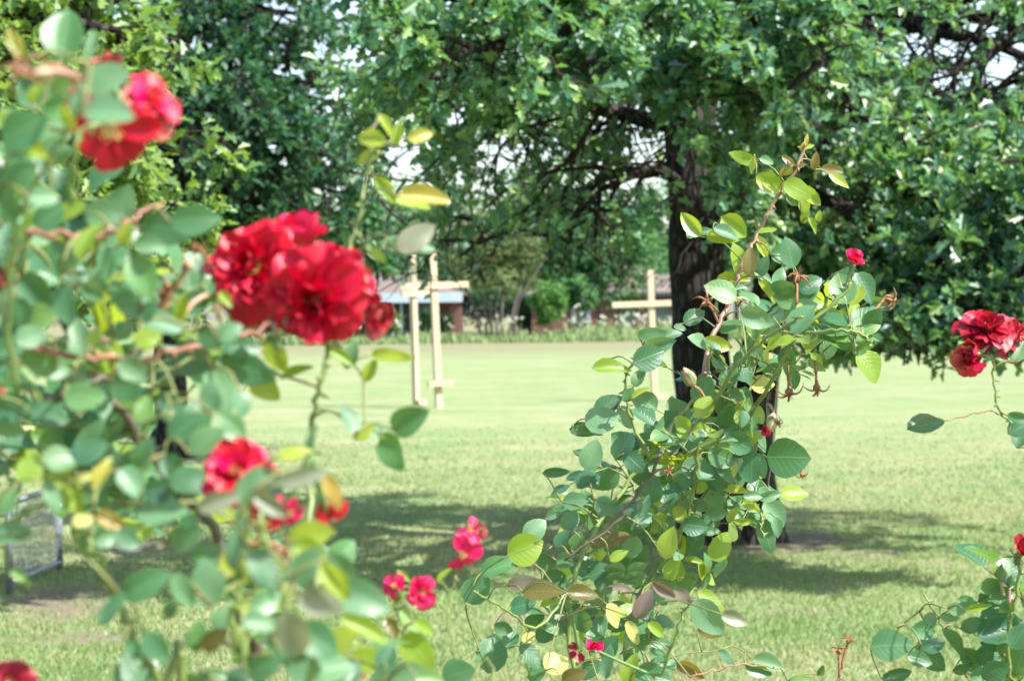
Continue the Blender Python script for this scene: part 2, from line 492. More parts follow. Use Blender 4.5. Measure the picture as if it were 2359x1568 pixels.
def make_lawn():
    t = NT('lawn')
    geo = t.n('ShaderNodeNewGeometry').outputs['Position']
    sp = t.n('ShaderNodeSeparateXYZ', {0: geo})
    st = t.n('ShaderNodeMapping', {'Vector': geo, 'Scale': (0.8, 0.8, 1.0)}).outputs[0]
    n1 = t.noise(0.8, 6, 0.7, st)
    n2 = t.noise(6.0, 4, 0.65, geo)
    n3 = t.noise(0.09, 3, 0.5, t.n('ShaderNodeMapping', {'Vector': geo, 'Scale': (0.9, 1.7, 1.0)}).outputs[0])
    g = t.mix(t.ramp(n1, [(0.38, 0.0), (0.62, 1.0)]), (0.138, 0.208, 0.080), (0.235, 0.25, 0.132))
    g = t.mix(t.ramp(n3, [(0.40, 0.0), (0.66, 0.5)]), g, (0.145, 0.215, 0.080))
    g = t.mix(t.ramp(n2, [(0.45, 0.0), (0.75, 0.6)]), g, (0.27, 0.255, 0.14))
    # the far, unwatered strip before the weeds
    far = t.n('ShaderNodeMapRange', {0: t.math('ADD', sp.outputs[1], t.math('MULTIPLY', n1, 26.0)), 1: 90.0, 2: 112.0, 3: 0.0, 4: 0.75}).outputs[0]
    g = t.mix(far, g, t.mix(n2, (0.185, 0.150, 0.095), (0.15, 0.155, 0.08)))
    at = t.n('ShaderNodeAttribute', attribute_name='bare').outputs['Fac']
    soil = t.mix(t.noise(9.0, 4, 0.6, geo), (0.10, 0.085, 0.06), (0.22, 0.185, 0.125))
    g = t.mix(at, g, soil)
    b = t.n('ShaderNodeBump', {'Height': t.noise(22.0, 4, 0.7, geo), 'Strength': 0.5, 'Distance': 0.05})
    pb = t.n('ShaderNodeBsdfPrincipled', {'Base Color': g, 'Roughness': 0.95, 'Specular IOR Level': 0.1, 'Normal': b.outputs[0]})
    mat = t.done(pb.outputs[0])
    xs, ys = np.linspace(-9, 9, 181), np.linspace(7, 33, 217)
    X, Y = np.meshgrid(xs, ys)
    Z = lawn_height(X, Y)
    Z[0, :] = Z[-1, :] = 0
    Z[:, 0] = Z[:, -1] = 0
    co = np.stack([X, Y, Z], -1).reshape(-1, 3)
    nx, ny = len(xs), len(ys)
    i, j = np.meshgrid(np.arange(nx - 1), np.arange(ny - 1))
    a = (j * nx + i).ravel()
    F = np.stack([a, a + 1, a + nx + 1, a + nx], -1)
    B = 700.0
    k = len(co)
    ring = np.array([(-B, -B, 0), (B, -B, 0), (B, B, 0), (-B, B, 0), (-9, 7, 0), (9, 7, 0), (9, 33, 0), (-9, 33, 0)], float)
    F2 = np.array([(0, 1, 5, 4), (1, 2, 6, 5), (2, 3, 7, 6), (3, 0, 4, 7)]) + k
    co = np.vstack([co, ring])
    F = np.vstack([F, F2])
    me = mesh_arrays('lawn', co, F.ravel(), np.arange(len(F)) * 4, mat)
    at = me.attributes.new('bare', 'FLOAT', 'POINT')
    bm = np.concatenate([bare_mask(X, Y).ravel(), np.zeros(8)])
    at.data.foreach_set('value', bm.astype(np.float32))
    link('lawn', me, kind='structure', label='mown pale green lawn stretching back to the houses')


make_lawn()


def grass_blades(name, label, n, ymin, ymax, half, hmin, hmax, wid, stops, trans, thin=True, seed=3):
    r = np.random.default_rng(seed)
    # denser near the camera
    u = r.random(n)
    y = ymin * (ymax / ymin) ** u
    x = (r.random(n) * 2 - 1) * (half * y / ymin)
    wide = r.random(n) < 0.30                                  # thinner beyond the view's sides
    x = np.where(wide, r.normal(0, 1, n) * (half * 1.5 * y / ymin), x)
    keep = np.ones(n, bool)
    if thin:
        keep = (r.random(n) > bare_mask(x, y) * 0.92) & (r.random(n) < np.clip((ymax - y) / 16.0, 0, 1))
    x, y = x[keep], y[keep]
    n = len(x)
    z = lawn_height(x, y)
    tuft = fbm(x * 2.2, y * 2.2, 77, 3)
    h = (hmin + (hmax - hmin) * r.random(n)) * (0.45 + 1.1 * tuft)
    ang = r.random(n) * 2 * np.pi
    lean = r.normal(0, 0.55, (n, 2)) * h[:, None]
    w = wid * (0.6 + 0.8 * r.random(n)) * (1 + y / 30.0)
    dx, dy = np.cos(ang) * w, np.sin(ang) * w
    b0 = np.stack([x - dx, y - dy, z - 0.005], -1)
    b1 = np.stack([x + dx, y + dy, z - 0.005], -1)
    tp = np.stack([x + lean[:, 0], y + lean[:, 1], z + h], -1)
    co = np.stack([b0, b1, tp], 1).reshape(-1, 3)
    patch = fbm(x * 0.55 * 0.6, y * 0.5, 41, 3)
    v = np.clip(0.22 + (patch - 0.5) * 2.2 + r.random(n) * 0.5, 0, 0.999)
    mat = leaf_material(name + '_blade', stops, trans, 0.35, 0.5, 0.3)
    # colour straight from the blade's own value
    me = mesh_arrays(name, co, np.arange(3 * n), np.arange(n) * 3, mat, rnd=np.repeat(v, 3), smooth=False)
    return link(name, me, kind='stuff', label=label)


grass_blades('grass', 'short mown grass blades on the near lawn', 320000, 9.2, 34.0, 2.5, 0.012, 0.034, 0.0035,
             [(0.0, (0.108, 0.198, 0.06)), (0.4, (0.172, 0.25, 0.085)), (0.7, (0.285, 0.29, 0.135)), (1.0, (0.42, 0.36, 0.20))], (0.30, 0.42, 0.08))


def weeds():
    r = np.random.default_rng(8)
    n = 42000
    y = 117 + r.random(n) ** 1.3 * 18
    x = (r.random(n) * 2 - 1) * 46
    tall = np.clip((fbm(x * 0.22, y * 0.3, 15, 3) - 0.25) * 2.4, 0.35, 1.4)
    tall *= np.where((x > 2) & (x < 14), 1.15, 0.8)
    h = (0.22 + 0.75 * r.random(n) ** 1.6) * tall
    ang = r.random(n) * 2 * np.pi
    w = 0.035 + 0.05 * r.random(n)
    dx, dy = np.cos(ang) * w, np.sin(ang) * w
    lean = r.normal(0, 0.22, (n, 2)) * h[:, None]
    co = np.stack([np.stack([x - dx, y - dy, 0 * x], -1), np.stack([x + dx, y + dy, 0 * x], -1),
                   np.stack([x + dx * 0.5 + lean[:, 0], y + dy + lean[:, 1], h], -1), np.stack([x - dx * .5 + lean[:, 0], y - dy + lean[:, 1], h], -1)], 1).reshape(-1, 3)
    mat = leaf_material('weed_leaf', [(0.0, (0.13, 0.21, 0.09)), (0.7, (0.24, 0.33, 0.15)), (1.0, (0.42, 0.42, 0.26))], (0.3, 0.42, 0.1), 0.4, 0.6, 0.2)
    me = mesh_arrays('weeds', co, np.arange(4 * n), np.arange(n) * 4, mat, rnd=np.repeat(r.random(n), 4), smooth=False)
    link('weeds', me, kind='stuff', label='strip of rough pale weeds along the far edge of the lawn')
    # seed heads standing above the weeds
    mb = MB()
    for k in range(70):
        px = random.choice([random.uniform(1290, 1560), random.uniform(1440, 1560), random.uniform(700, 1560)])
        d = random.uniform(119, 128)
        p = P(px, 770, d)
        hh = random.uniform(0.8, 1.35)
        if k == 0:
            p, hh = P(1336, 770, 120), 1.85
        if k == 1:
            p, hh = P(1326, 770, 120), 1.8
        top = np.array((p[0] + random.uniform(-.08, .08), p[1], hh))
        mb.tube([(p[0], p[1], 0), (p[0], p[1], hh * .5), top], [0.018, 0.014, 0.01], 3, 1)
        for q in range(4):
            c = top + np.array((random.uniform(-.07, .07), random.uniform(-.07, .07), random.uniform(-.12, .05)))
            s = random.uniform(.03, .06)
            mb.add([c + (s, 0, 0), c + (0, s, 0), c - (s, 0, 0), c - (0, s, 0), c + (0, 0, s), c - (0, 0, s)],
                   [(0, 1, 4), (1, 2, 4), (2, 3, 4), (3, 0, 4), (1, 0, 5), (2, 1, 5), (3, 2, 5), (0, 3, 5)], 0)
    mb.build('seed_heads', [simple('seed_head', (0.66, 0.66, 0.52), 0.8, 0.1, 0.2, 5.0), M['sepal']], kind='stuff', label='white seed heads standing above the far weeds')


weeds()


# ------------------------------------------------------------------ houses
def part_box(parent, name, mat, lo, hi):
    mb = MB()
    mb.box(lo, hi)
    return mb.build(name, mat, parent)


def gable(mb, x0, x1, y0, y1, ze, zr, over=0.5, th=0.16):
    """low hipped roof running along x"""
    x0, x1, y0, y1 = x0 - over, x1 + over, y0 - over, y1 + over
    ym = (y0 + y1) / 2
    hx = (y1 - y0) / 2
    v = [(x0, y0, ze), (x1, y0, ze), (x1, y1, ze), (x0, y1, ze), (x0 + hx, ym, zr), (x1 - hx, ym, zr)]
    v += [(a, b, c - th) for a, b, c in v[:4]]
    mb.add(v, [(0, 1, 5, 4), (2, 3, 4, 5), (1, 2, 5), (3, 0, 4), (6, 7, 1, 0), (7, 8, 2, 1), (8, 9, 3, 2), (9, 6, 0, 3), (9, 8, 7, 6)])


def window(parent, x, z, w, h, y, frame_mat, pane_mat, mullion=True):
    mb = MB()
    f = 0.08
    mb.box((x, y - .06, z), (x + w, y + .02, z + f))
    mb.box((x, y - .06, z + h - f), (x + w, y + .02, z + h))
    mb.box((x, y - .06, z + f), (x + f, y + .02, z + h - f))
    mb.box((x + w - f, y - .06, z + f), (x + w, y + .02, z + h - f))
    if mullion:
        mb.box((x + f, y - .05, z + h / 2 - .03), (x + w - f, y + .015, z + h / 2 + .03))
    mb.box((x - .06, y - .12, z - .07), (x + w + .06, y + .02, z - .002))
    wo = mb.build('window', frame_mat, parent)
    pb_ = MB()
    pb_.box((x + f, y - .03, z + f), (x + w - f, y - .01, z + h - f))
    pb_.build('pane', pane_mat, wo)


def houses():
    D = 150.0
    x = lambda px: P(px, 717, D)[0]
    # porch house
    x0, x1 = x(560), x(1048)
    h = thing('porch_house', 'low house with pale blue porch fascia behind the two left crosses', 'house', ((x0 + x1) / 2, D + 5, 0))
    part_box(h, 'wall', M['brick'], (x0, D + 2.2, 0), (x1 + 0.3, D + 10, 2.45))
    mb = MB()
    gable(mb, x0, x1 + .3, D, D + 10, 2.75, 4.25)
    mb.build('roof', M['roof'], h)
    part_box(h, 'fascia', M['white_trim'], (x0 - .5, D - .75, 2.17), (x1 + .5, D - .52, 2.78))
    part_box(h, 'porch_ceiling', M['tan_wall'], (x0 - .3, D - .5, 2.46), (x1 + .3, D + 2.19, 2.56))
    for px in (905, 925, 962, 1040):
        mb = MB()
        xx = x(px)
        mb.box((xx - .06, D - .3, 0), (xx + .06, D - .18, 2.458))
        mb.build('porch_post', M['white_trim'] if px != 1040 else M['tan_wall'], h)
    part_box(h, 'brick_pier', M['brick'], (x(1038), D - .4, 0), (x(1056), D + .1, 2.455))
    part_box(h, 'door', M['dark_trim'], (x(915), D + 2.12, 0.1), (x(915) + 1.0, D + 2.197, 2.15))
    window(h, x(955), 0.9, 1.6, 1.2, D + 2.19, M['dark_trim'], M['teal_glass'])
    window(h, x(800), 0.9, 1.6, 1.2, D + 2.19, M['dark_trim'], M['teal_glass'])
    # brick house
    x0, x1 = x(1225), x(1640)
    h = thing('brick_house', 'low red brick house behind the lone cross near the oak', 'house', ((x0 + x1) / 2, D + 5, 0))
    part_box(h, 'wall', M['brick'], (x0, D + 0.2, 0), (x1, D + 9, 2.45))
    mb = MB()
    gable(mb, x0, x1, D + .2, D + 9, 2.62, 4.6)
    mb.build('roof', M['roof'], h)
    part_box(h, 'fascia', M['dark_trim'], (x0 - .5, D - .36, 2.40), (x1 + .5, D - .31, 2.63))
    window(h, x(1318), 0.85, 1.15, 1.15, D + .19, M['grey_trim'], M['teal_glass'])
    window(h, x(1428), 1.25, 1.0, 1.0, D + .19, M['dark_trim'], M['teal_glass'])
    part_box(h, 'door', M['dark_trim'], (x(1421), D + .10, 0.05), (x(1421) + 1.15, D + .195, 1.15))
    window(h, x(1500), 0.9, 1.3, 1.2, D + .19, M['dark_trim'], M['teal_glass'])


houses()

# ------------------------------------------------------------------ leaves for trees
OAK_HALF = [(0.0, 0.0), (0.05, 0.14), (0.17, 0.26), (0.10, 0.38), (0.32, 0.55), (0.30, 0.66), (0.13, 0.72), (0.19, 0.88), (0.07, 0.985), (0.0, 1.0)]


def oak_template():
    v, f = [], []
    for s in (-1, 1):
        k = len(v)
        ring = []
        for (a, b) in OAK_HALF:
            v.append((s * a, b, 0.28 * a + 0.10 * math.sin(b * 3.0)))
            ring.append(k + len(ring))
        f.append(tuple(ring if s > 0 else ring[::-1]))
    return np.array(v), f


def diamond_template():
    v = np.array([(0, 0, 0), (0.30, 0.48, 0.09), (0, 1, 0.04), (-0.30, 0.48, 0.09), (0, 0.5, -0.02)])
    return v, [(0, 1, 4), (1, 2, 4), (2, 3, 4), (3, 0, 4)]


def small_template():
    v = np.array([(0, 0, 0), (0.27, 0.42, 0.06), (0.16, 0.8, 0.03), (0, 1, 0), (-0.16, 0.8, 0.03), (-0.27, 0.42, 0.06)])
    return v, [(0, 1, 2, 3), (0, 3, 4, 5)]


TPL = {'oak': oak_template(), 'diamond': diamond_template(), 'small': small_template()}


def frames(axis, normal):
    a = nrm(axis)
    n = normal - (normal * a).sum(-1, keepdims=True) * a
    n = nrm(n)
    s = np.cross(a, n)
    return np.stack([s, a, n], -1)          # columns: side, axis, normal


def leaf_cloud(name, tpl, pos, axis, normal, size, mat, parent, rnd=None, **props):
    v, f = TPL[tpl]
    n = len(pos)
    Fm = frames(axis, normal) * np.asarray(size).reshape(-1, 1, 1)
    co = np.einsum('nij,kj->nki', Fm, v) + pos[:, None, :]
    k = len(v)
    lt = np.array([len(q) for q in f])
    base = np.concatenate([np.array(q) for q in f])
    loops = (base[None, :] + (np.arange(n) * k)[:, None]).ravel()
    st0 = np.concatenate([[0], np.cumsum(lt)[:-1]])
    starts = (st0[None, :] + (np.arange(n) * lt.sum())[:, None]).ravel()
    rnd = rng.random(n) if rnd is None else rnd
    Mw = WM[parent.name] if parent is not None else Matrix()
    co = co.reshape(-1, 3) - np.array(Mw.translation)
    me = mesh_arrays(name, co, loops, starts, mat, rnd=np.repeat(rnd, k), smooth=False)
    return link(name, me, parent, Mw, **props)


LEAF_MESH = {}


def leaf_mesh(tpl, mat):
    key = (tpl, mat.name)
    if key not in LEAF_MESH:
        v, f = TPL[tpl]
        loops = [i for q in f for i in q]
        starts = np.concatenate([[0], np.cumsum([len(q) for q in f])[:-1]])
        LEAF_MESH[key] = mesh_arrays('leaf', v, loops, starts, mat, smooth=False)
    return LEAF_MESH[key]


def leaf_objects(tpl, pos, axis, normal, size, mat, parent, name='leaf'):
    Fm = frames(axis, normal)
    me = leaf_mesh(tpl, mat)
    for p, F, s in zip(pos, Fm, size):
        m = Matrix([[*(F[i] * s), p[i]] for i in range(3)] + [[0, 0, 0, 1]])
        link(name, me, parent, m)


def visible_first(pos, size, n):
    """indices of the n leaves that stand nearest to the viewer inside the frame, spread out over it"""
    x, y, d = to_px(pos.T.T) if False else (CX + FPX * ((pos - CAMP) @ C_R) / -((pos - CAMP) @ C_B), CY - FPX * ((pos - CAMP) @ C_U) / -((pos - CAMP) @ C_B), -((pos - CAMP) @ C_B))
    inside = (x > 5) & (x < 2355) & (y > 5) & (y < 1560)
    cell = {}
    order = np.argsort(d / size)
    order = order[inside[order]]
    picked, rest = [], []
    for i in order:
        c = (int(x[i] // 34), int(y[i] // 34))
        if c in cell:
            rest.append(i)
        else:
            cell[c] = 1
            picked.append(i)
    return np.array((picked + rest)[:n], int)


def px_of(p):
    q = p - CAMP
    d = -(q @ C_B)
    return CX + FPX * (q @ C_R) / d, CY - FPX * (q @ C_U) / d


SKY_GAPS = [(655, 40, 34, 30, .97), (395, 108, 44, 42, .95), (445, 105, 30, 28, .95), (742, 445, 34, 32, .95), (920, 350, 46, 42, .88), (945, 405, 48, 38, .85), (900, 455, 40, 36, .92), (965, 485, 42, 34, .9), (610, 20, 28, 20, .9), (1040, 165, 34, 26, .8), (1090, 150, 30, 22, .8), (1225, 142, 30, 22, .85), (1160, 335, 44, 34, .85), (1120, 350, 50, 40, .8), (1425, 248, 62, 36, .93), (1480, 262, 34, 30, .9), (1515, 392, 52, 38, .95), (1465, 335, 34, 26, .85), (1290, 500, 30, 20, .7), (1780, 62, 30, 24, .9), (1820, 182, 30, 24, .85), (1900, 195, 26, 22, .85), (1975, 45, 34, 26, .97), (2070, 42, 34, 22, .95), (2100, 105, 46, 32, .95), (2195, 112, 50, 36, .95), (2255, 70, 40, 34, .93), (2180, 188, 52, 34, .96), (2300, 180, 44, 34, .93), (2345, 140, 40, 40, .93), (1935, 232, 30, 26, .85), (1700, 100, 22, 18, .85), (2130, 250, 26, 20, .8), (820, 15, 26, 18, .8), (560, 55, 20, 18, .8)]


def thinned(holes, seed, bright=()):
    holes = SKY_GAPS + list(holes)
    """a thinning rule for a crown: gaps between the limbs where the sky shows"""
    r = np.random.default_rng(seed)

    def keep(p):
        x, y = px_of(p)
        k = np.ones(len(p), bool)
        dist = -((p - CAMP) @ C_B)
        for hx, hy, rx, ry, dmax in bright:         # the hollow under the front boughs
            k &= ~((((x - hx) / rx) ** 2 + ((y - hy) / ry) ** 2 < 1) & (dist < dmax))
        for hx, hy, rx, ry, s in holes:
            e = ((x - hx) / rx) ** 2 + ((y - hy) / ry) ** 2 + r.normal(0, 0.25, len(p))
            k &= ~((e < 1) & (r.random(len(p)) < s))
        k &= ~((dist > 14.6) & (dist < 22) & (r.random(len(p)) < 0.18))
        return k
    return keep


class Tree:
    def __init__(self, name, label, base, category='tree', group=None, bark='bark', seed=1):
        self.o = thing(name, label, category, base, group)
        self.r = np.random.default_rng(seed)
        self.bark = M[bark]
        self.bias = np.array((0.34, -0.38, 0.86))    # leaves turn to the light
        self.low = -1.0
        self.tw = MB()
        self.lp, self.la, self.ln, self.ls = [], [], [], []
        self.stems = []

    def stem(self, pts, radii, name='trunk', n=12, seg=26, flare=False):
        p = smooth_path(pts, seg)
        r = np.interp(np.linspace(0, 1, seg), np.linspace(0, 1, len(radii)), radii)
        mb = MB()
        verts_before = 0
        mb.tube(p, r, n)
        if flare:
            v = np.array(mb.v)
            c = np.repeat(p, n, axis=0)[:len(v)]
            ang = np.arctan2(v[:, 1] - c[:, 1], v[:, 0] - c[:, 0])
            hgt = np.clip(1 - (v[:, 2] - p[0][2]) / 0.8, 0, 1)
            k = 1 + (0.10 * np.sin(ang * 4 + 1) + 0.08 * np.sin(ang * 7 + 2) + 0.45) * hgt ** 3 + 0.04 * np.sin(v[:, 2] * 9 + ang * 3)
            v = c + (v - c) * k[:, None]
            mb.v = [tuple(q) for q in v]
        mb.build(name, self.bark, self.o, smooth=True)
        return p

    def limb(self, pts, r0, n_sub=9, sub_len=0.9, n_twig=8, twig_len=0.42, leaves=7, ros=4, leaf=0.1, droop=0.25, bare=0.0, wig=0.06, start=0.22, up=0.15, n=7):
        r = self.r
        pts = np.asarray(pts, float)
        seg = 14
        p = smooth_path(pts, seg)
        L = np.linalg.norm(np.diff(p, axis=0), axis=1).sum()
        p[1:-1] += r.normal(0, wig, (seg - 2, 3)) * L * 0.12
        mb = MB()
        mb.tube(p, np.linspace(r0, max(r0 * 0.18, 0.008), seg), n)
        mb.build('limb', self.bark, self.o, smooth=True)
        d_all = nrm(np.gradient(p, axis=0))
        for k in range(n_sub):
            t = start + (1 - start) * (k + r.random()) / n_sub
            i = min(int(t * (seg - 1)), seg - 2)
            f = t * (seg - 1) - i
            b = p[i] * (1 - f) + p[i + 1] * f
            d = nrm(d_all[i] * 0.6 + r.normal(0, 0.75, 3) + np.array((0, 0, up)))
            ln = sub_len * (0.55 + 0.7 * r.random()) * (1.05 - 0.35 * t)
            q = self.branchlet(b, d, ln, 0.018, droop, 7)
            self.tw.tube(q, np.linspace(0.020, 0.006, len(q)), 5)
            dq = nrm(np.gradient(q, axis=0))
            for m in range(n_twig):
                tt = 0.18 + 0.82 * (m + r.random()) / n_twig
                j = min(int(tt * (len(q) - 1)), len(q) - 2)
                ff = tt * (len(q) - 1) - j
                bb = q[j] * (1 - ff) + q[j + 1] * ff
                dd = nrm(dq[j] * 0.55 + r.normal(0, 0.7, 3) + np.array((0, 0, up * 0.6)))
                w = self.branchlet(bb, dd, twig_len * (0.5 + 0.8 * r.random()), 0.01, droop, 5)
                self.tw.tube(w, np.linspace(0.007, 0.003, len(w)), 4, cap=False)
                if r.random() < bare:
                    continue
                self.rosettes(w, ros, leaves, leaf)
        return p

    def branchlet(self, b, d, ln, wob, droop, seg):
        r = self.r
        q = [np.array(b, float)]
        d = np.array(d)
        for k in range(seg - 1):
            d = nrm(d + r.normal(0, 0.22, 3) + np.array((0, 0, -droop * 0.35)))
            if q[-1][2] < self.low:
                d = nrm(np.array((d[0], d[1], abs(d[2]) * 0.4)))
            q.append(q[-1] + d * ln / (seg - 1))
        return np.array(q)

    def rosettes(self, w, ros, leaves, leaf):
        r = self.r
        dw = nrm(np.gradient(w, axis=0))
        for k in range(ros):
            t = 0.35 + 0.65 * (k + 1) / ros
            i = min(int(t * (len(w) - 1)), len(w) - 1)
            c, d = w[i], dw[i]
            m = max(2, int(leaves * (0.7 + 0.6 * r.random())))
            ax = nrm(d * 0.55 + r.normal(0, 0.75, (m, 3)))
            nn = nrm(self.bias * 0.95 + r.normal(0, 0.52, (m, 3)))
            self.lp.append(c + ax * 0.012 + r.normal(0, 0.018, (m, 3)))
            self.la.append(ax)
            self.ln.append(nn)
            self.ls.append(leaf * (0.65 + 0.6 * r.random(m)))

    def bare_twigs(self, b, n, ln, droop=0.5, rad=0.006):
        for k in range(n):
            d = nrm(self.r.normal(0, 0.8, 3) + np.array((0, 0, -0.35)))
            q = self.branchlet(b + self.r.normal(0, 0.25, 3), d, ln * (0.5 + self.r.random()), 0.01, droop, 9)
            self.tw.tube(q, np.linspace(rad, rad * 0.4, len(q)), 4, cap=False)
            for m in range(3):
                j = self.r.integers(2, 8)
                w = self.branchlet(q[j], nrm(self.r.normal(0, 0.8, 3)), ln * 0.35, 0.01, droop, 5)
                self.tw.tube(w, np.linspace(rad * 0.6, rad * 0.3, len(w)), 3, cap=False)

    def finish(self, tpl, mat, single=300, single_tpl=None, keep=None):
        if self.tw.v:
            self.tw.build('twigs', M['twig'] if self.bark is M['bark'] else self.bark, self.o, kind='stuff')
        p, a, n, s = np.vstack(self.lp), np.vstack(self.la), np.vstack(self.ln), np.concatenate(self.ls)
        if keep is not None:
            k = keep(p)
            p, a, n, s = p[k], a[k], n[k], s[k]
        idx = visible_first(p, s, single) if single else np.array([], int)
        rest = np.setdiff1d(np.arange(len(p)), idx)
        leaf_cloud('crown', tpl, p[rest], a[rest], n[rest], s[rest], mat, self.o, kind='stuff')
        if single:
            leaf_objects(single_tpl or tpl, p[idx], a[idx], n[idx], s[idx], mat, self.o)
        return len(p)


# ------------------------------------------------------------------ far trees round the houses
def far_tree(px, d, half, ytop, ybot, mat, n, leaf, label, name='far_tree', stems=1, seed=0, trunk_r=0.16, bark='far_bark', lean=0):
    r = np.random.default_rng(900 + seed)
    base = P(px, 717, d)
    base[2] = 0
    T = Tree(name, label, base, 'tree' if 'bush' not in name and 'shrub' not in name else 'shrub', 'trees round the houses', bark, 900 + seed)
    zt, zb = max(P(px, ytop, d)[2], 0.8), max(P(px, ybot, d)[2], 0.15)
    hw = half / FPX * d
    cz, rz = (zt + zb) / 2, (zt - zb) / 2
    for k in range(stems):
        dx = (k - (stems - 1) / 2) * 0.28
        tx = base[0] + (dx * 3.2 if stems > 1 else lean)
        pts = [(base[0] + dx, base[1] + r.normal(0, .2), 0), (base[0] + dx * 1.5 + r.normal(0, .1), base[1], cz * .45), (tx, base[1], cz), (tx + r.normal(0, .4), base[1], cz + rz * .6)]
        T.stem(np.array(pts), [trunk_r, trunk_r * .8, trunk_r * .55, trunk_r * .2], 'trunk', 7, 12)
    for k in range(5):
        e = np.array((base[0] + r.normal(0, hw * .5), base[1] + r.normal(0, hw * .4), cz + r.normal(0, rz * .5)))
        mb = MB()
        b = np.array((base[0], base[1], max(cz - rz * .6, .3)))
        q = smooth_path([b, (b + e) / 2 + r.normal(0, .3, 3), e], 7)
        mb.tube(q, np.linspace(trunk_r * .5, trunk_r * .15, 7), 5)
        mb.build('limb', T.bark, T.o, smooth=True)
    nb = 34
    n = int(n * 1.9)
    cen = r.normal(0, 1, (nb, 3))
    cen = nrm(cen) * (r.random((nb, 1)) ** 0.45) * np.array((hw, hw * 0.8, rz)) * 0.82 + np.array((base[0], base[1], cz))
    rad = (0.22 + 0.22 * r.random(nb)) * min(hw, rz * 1.2)
    w = rad ** 2 / (rad ** 2).sum()
    ids = r.choice(nb, n, p=w)
    off = nrm(r.normal(0, 1, (n, 3))) * (r.random((n, 1)) ** 0.4) * rad[ids][:, None]
    pos = cen[ids] + off
    pos[:, 2] = np.maximum(pos[:, 2], 0.08)
    T.lp = [pos]
    T.la = [r.normal(0, 1, (n, 3))]
    T.ln = [nrm(off) * 0.8 + r.normal(0, 0.5, (n, 3)) + np.array((0.35, -.3, 0.6))]
    T.ls = [leaf * (0.6 + 0.8 * r.random(n))]
    T.finish('diamond', M[mat], 0)
    return T


FT = [
    (1385, 136, 150, 455, 712, 'far_a', 5200, 0.30, 'rounded green tree overhanging the brick house roof', 'tree'),
    (1145, 128, 115, 470, 690, 'far_b', 4200, 0.24, 'olive tree with many slim grey stems between the two houses', 'tree'),
    (1268, 126, 50, 640, 768, 'far_c', 1600, 0.22, 'bright green bush at the corner of the brick house', 'shrub'),
    (1490, 168, 130, 375, 760, 'far_a', 3600, 0.36, 'tall green tree rising behind the lone cross', 'tree'),
    (1290, 176, 160, 330, 765, 'far_c', 4200, 0.36, 'tall light green tree behind the gap between the houses', 'tree'),
    (1040, 182, 150, 345, 765, 'far_a', 3600, 0.36, 'distant tree behind the porch house gable', 'tree'),
    (830, 182, 180, 360, 700, 'far_a', 4200, 0.36, 'distant tree behind the red roses over the porch roof', 'tree'),
    (560, 176, 170, 420, 720, 'far_a', 4200, 0.36, 'distant tree behind the dark oak trunk', 'tree'),
    (280, 172, 170, 420, 740, 'far_a', 4000, 0.36, 'distant tree low behind the leaves of the near rose bush', 'tree'),
    (30, 172, 150, 400, 740, 'far_a', 3600, 0.36, 'distant tree at the far edge beyond the wire gate', 'tree'),
    (1700, 176, 150, 400, 740, 'far_a', 3600, 0.36, 'distant tree directly behind the oak trunk', 'tree'),
    (1930, 160, 160, 400, 765, 'far_a', 3800, 0.34, 'distant tree behind the small cupped rose', 'tree'),
    (2160, 150, 150, 500, 770, 'far_c', 3800, 0.32, 'distant tree under the drooping oak branches', 'tree'),
    (2380, 150, 140, 480, 770, 'far_a', 3600, 0.32, 'distant tree behind the dark red roses', 'tree'),
    (905, 132, 26, 712, 775, 'far_c', 700, 0.16, 'pale shrub beside the porch posts', 'shrub'),
    (985, 131, 24, 708, 775, 'far_c', 700, 0.16, 'pale shrub between the two left crosses', 'shrub'),
    (1025, 131, 22, 715, 775, 'far_c', 600, 0.16, 'pale shrub in front of the brick pier', 'shrub'),
    (1330, 133, 60, 640, 716, 'far_a', 1500, 0.26, 'dark leaning tree before the brick wall', 'tree'),
    (1130, 158, 90, 640, 766, 'far_a', 1800, 0.26, 'dark hedge shrub filling the gap between the houses', 'shrub'),
    (1215, 156, 60, 660, 766, 'far_a', 1400, 0.26, 'dark shrub against the end wall of the brick house', 'shrub'),
    (1180, 170, 110, 520, 740, 'far_a', 2600, 0.32, 'distant tree seen through the slim grey stems', 'tree'),
]
for k, (px, d, hf, yt, yb, mt, n, lf, lab, nm) in enumerate(FT):
    far_tree(px, d, hf, yt, yb, mt, n, lf, lab, nm, 7 if k == 1 else 1, k, 0.10 if k == 1 else (0.04 if nm == 'shrub' else 0.17))


def treeline():
    r = np.random.default_rng(77)
    n, nb = 15000, 120
    s = np.where(np.arange(nb) % 2 == 0, -1, 1)
    cen = np.stack([s * (38 + 110 * r.random(nb)), 160 + 26 * r.random(nb), 1 + 7.5 * r.random(nb)], -1)
    rad = 2.2 + 2.6 * r.random(nb)
    ids = r.integers(0, nb, n)
    off = nrm(r.normal(0, 1, (n, 3))) * (r.random((n, 1)) ** 0.4) * rad[ids][:, None]
    pos = cen[ids] + off
    pos[:, 2] = np.abs(pos[:, 2])
    leaf_cloud('treeline', 'diamond', pos, r.normal(0, 1, (n, 3)), nrm(off) + r.normal(0, .5, (n, 3)) + np.array((.35, -.3, .6)), 0.6 * (0.6 + 0.8 * r.random(n)), M['far_a'], None,
               kind='stuff', label='far belt of trees closing the field to either side of the houses')


treeline()


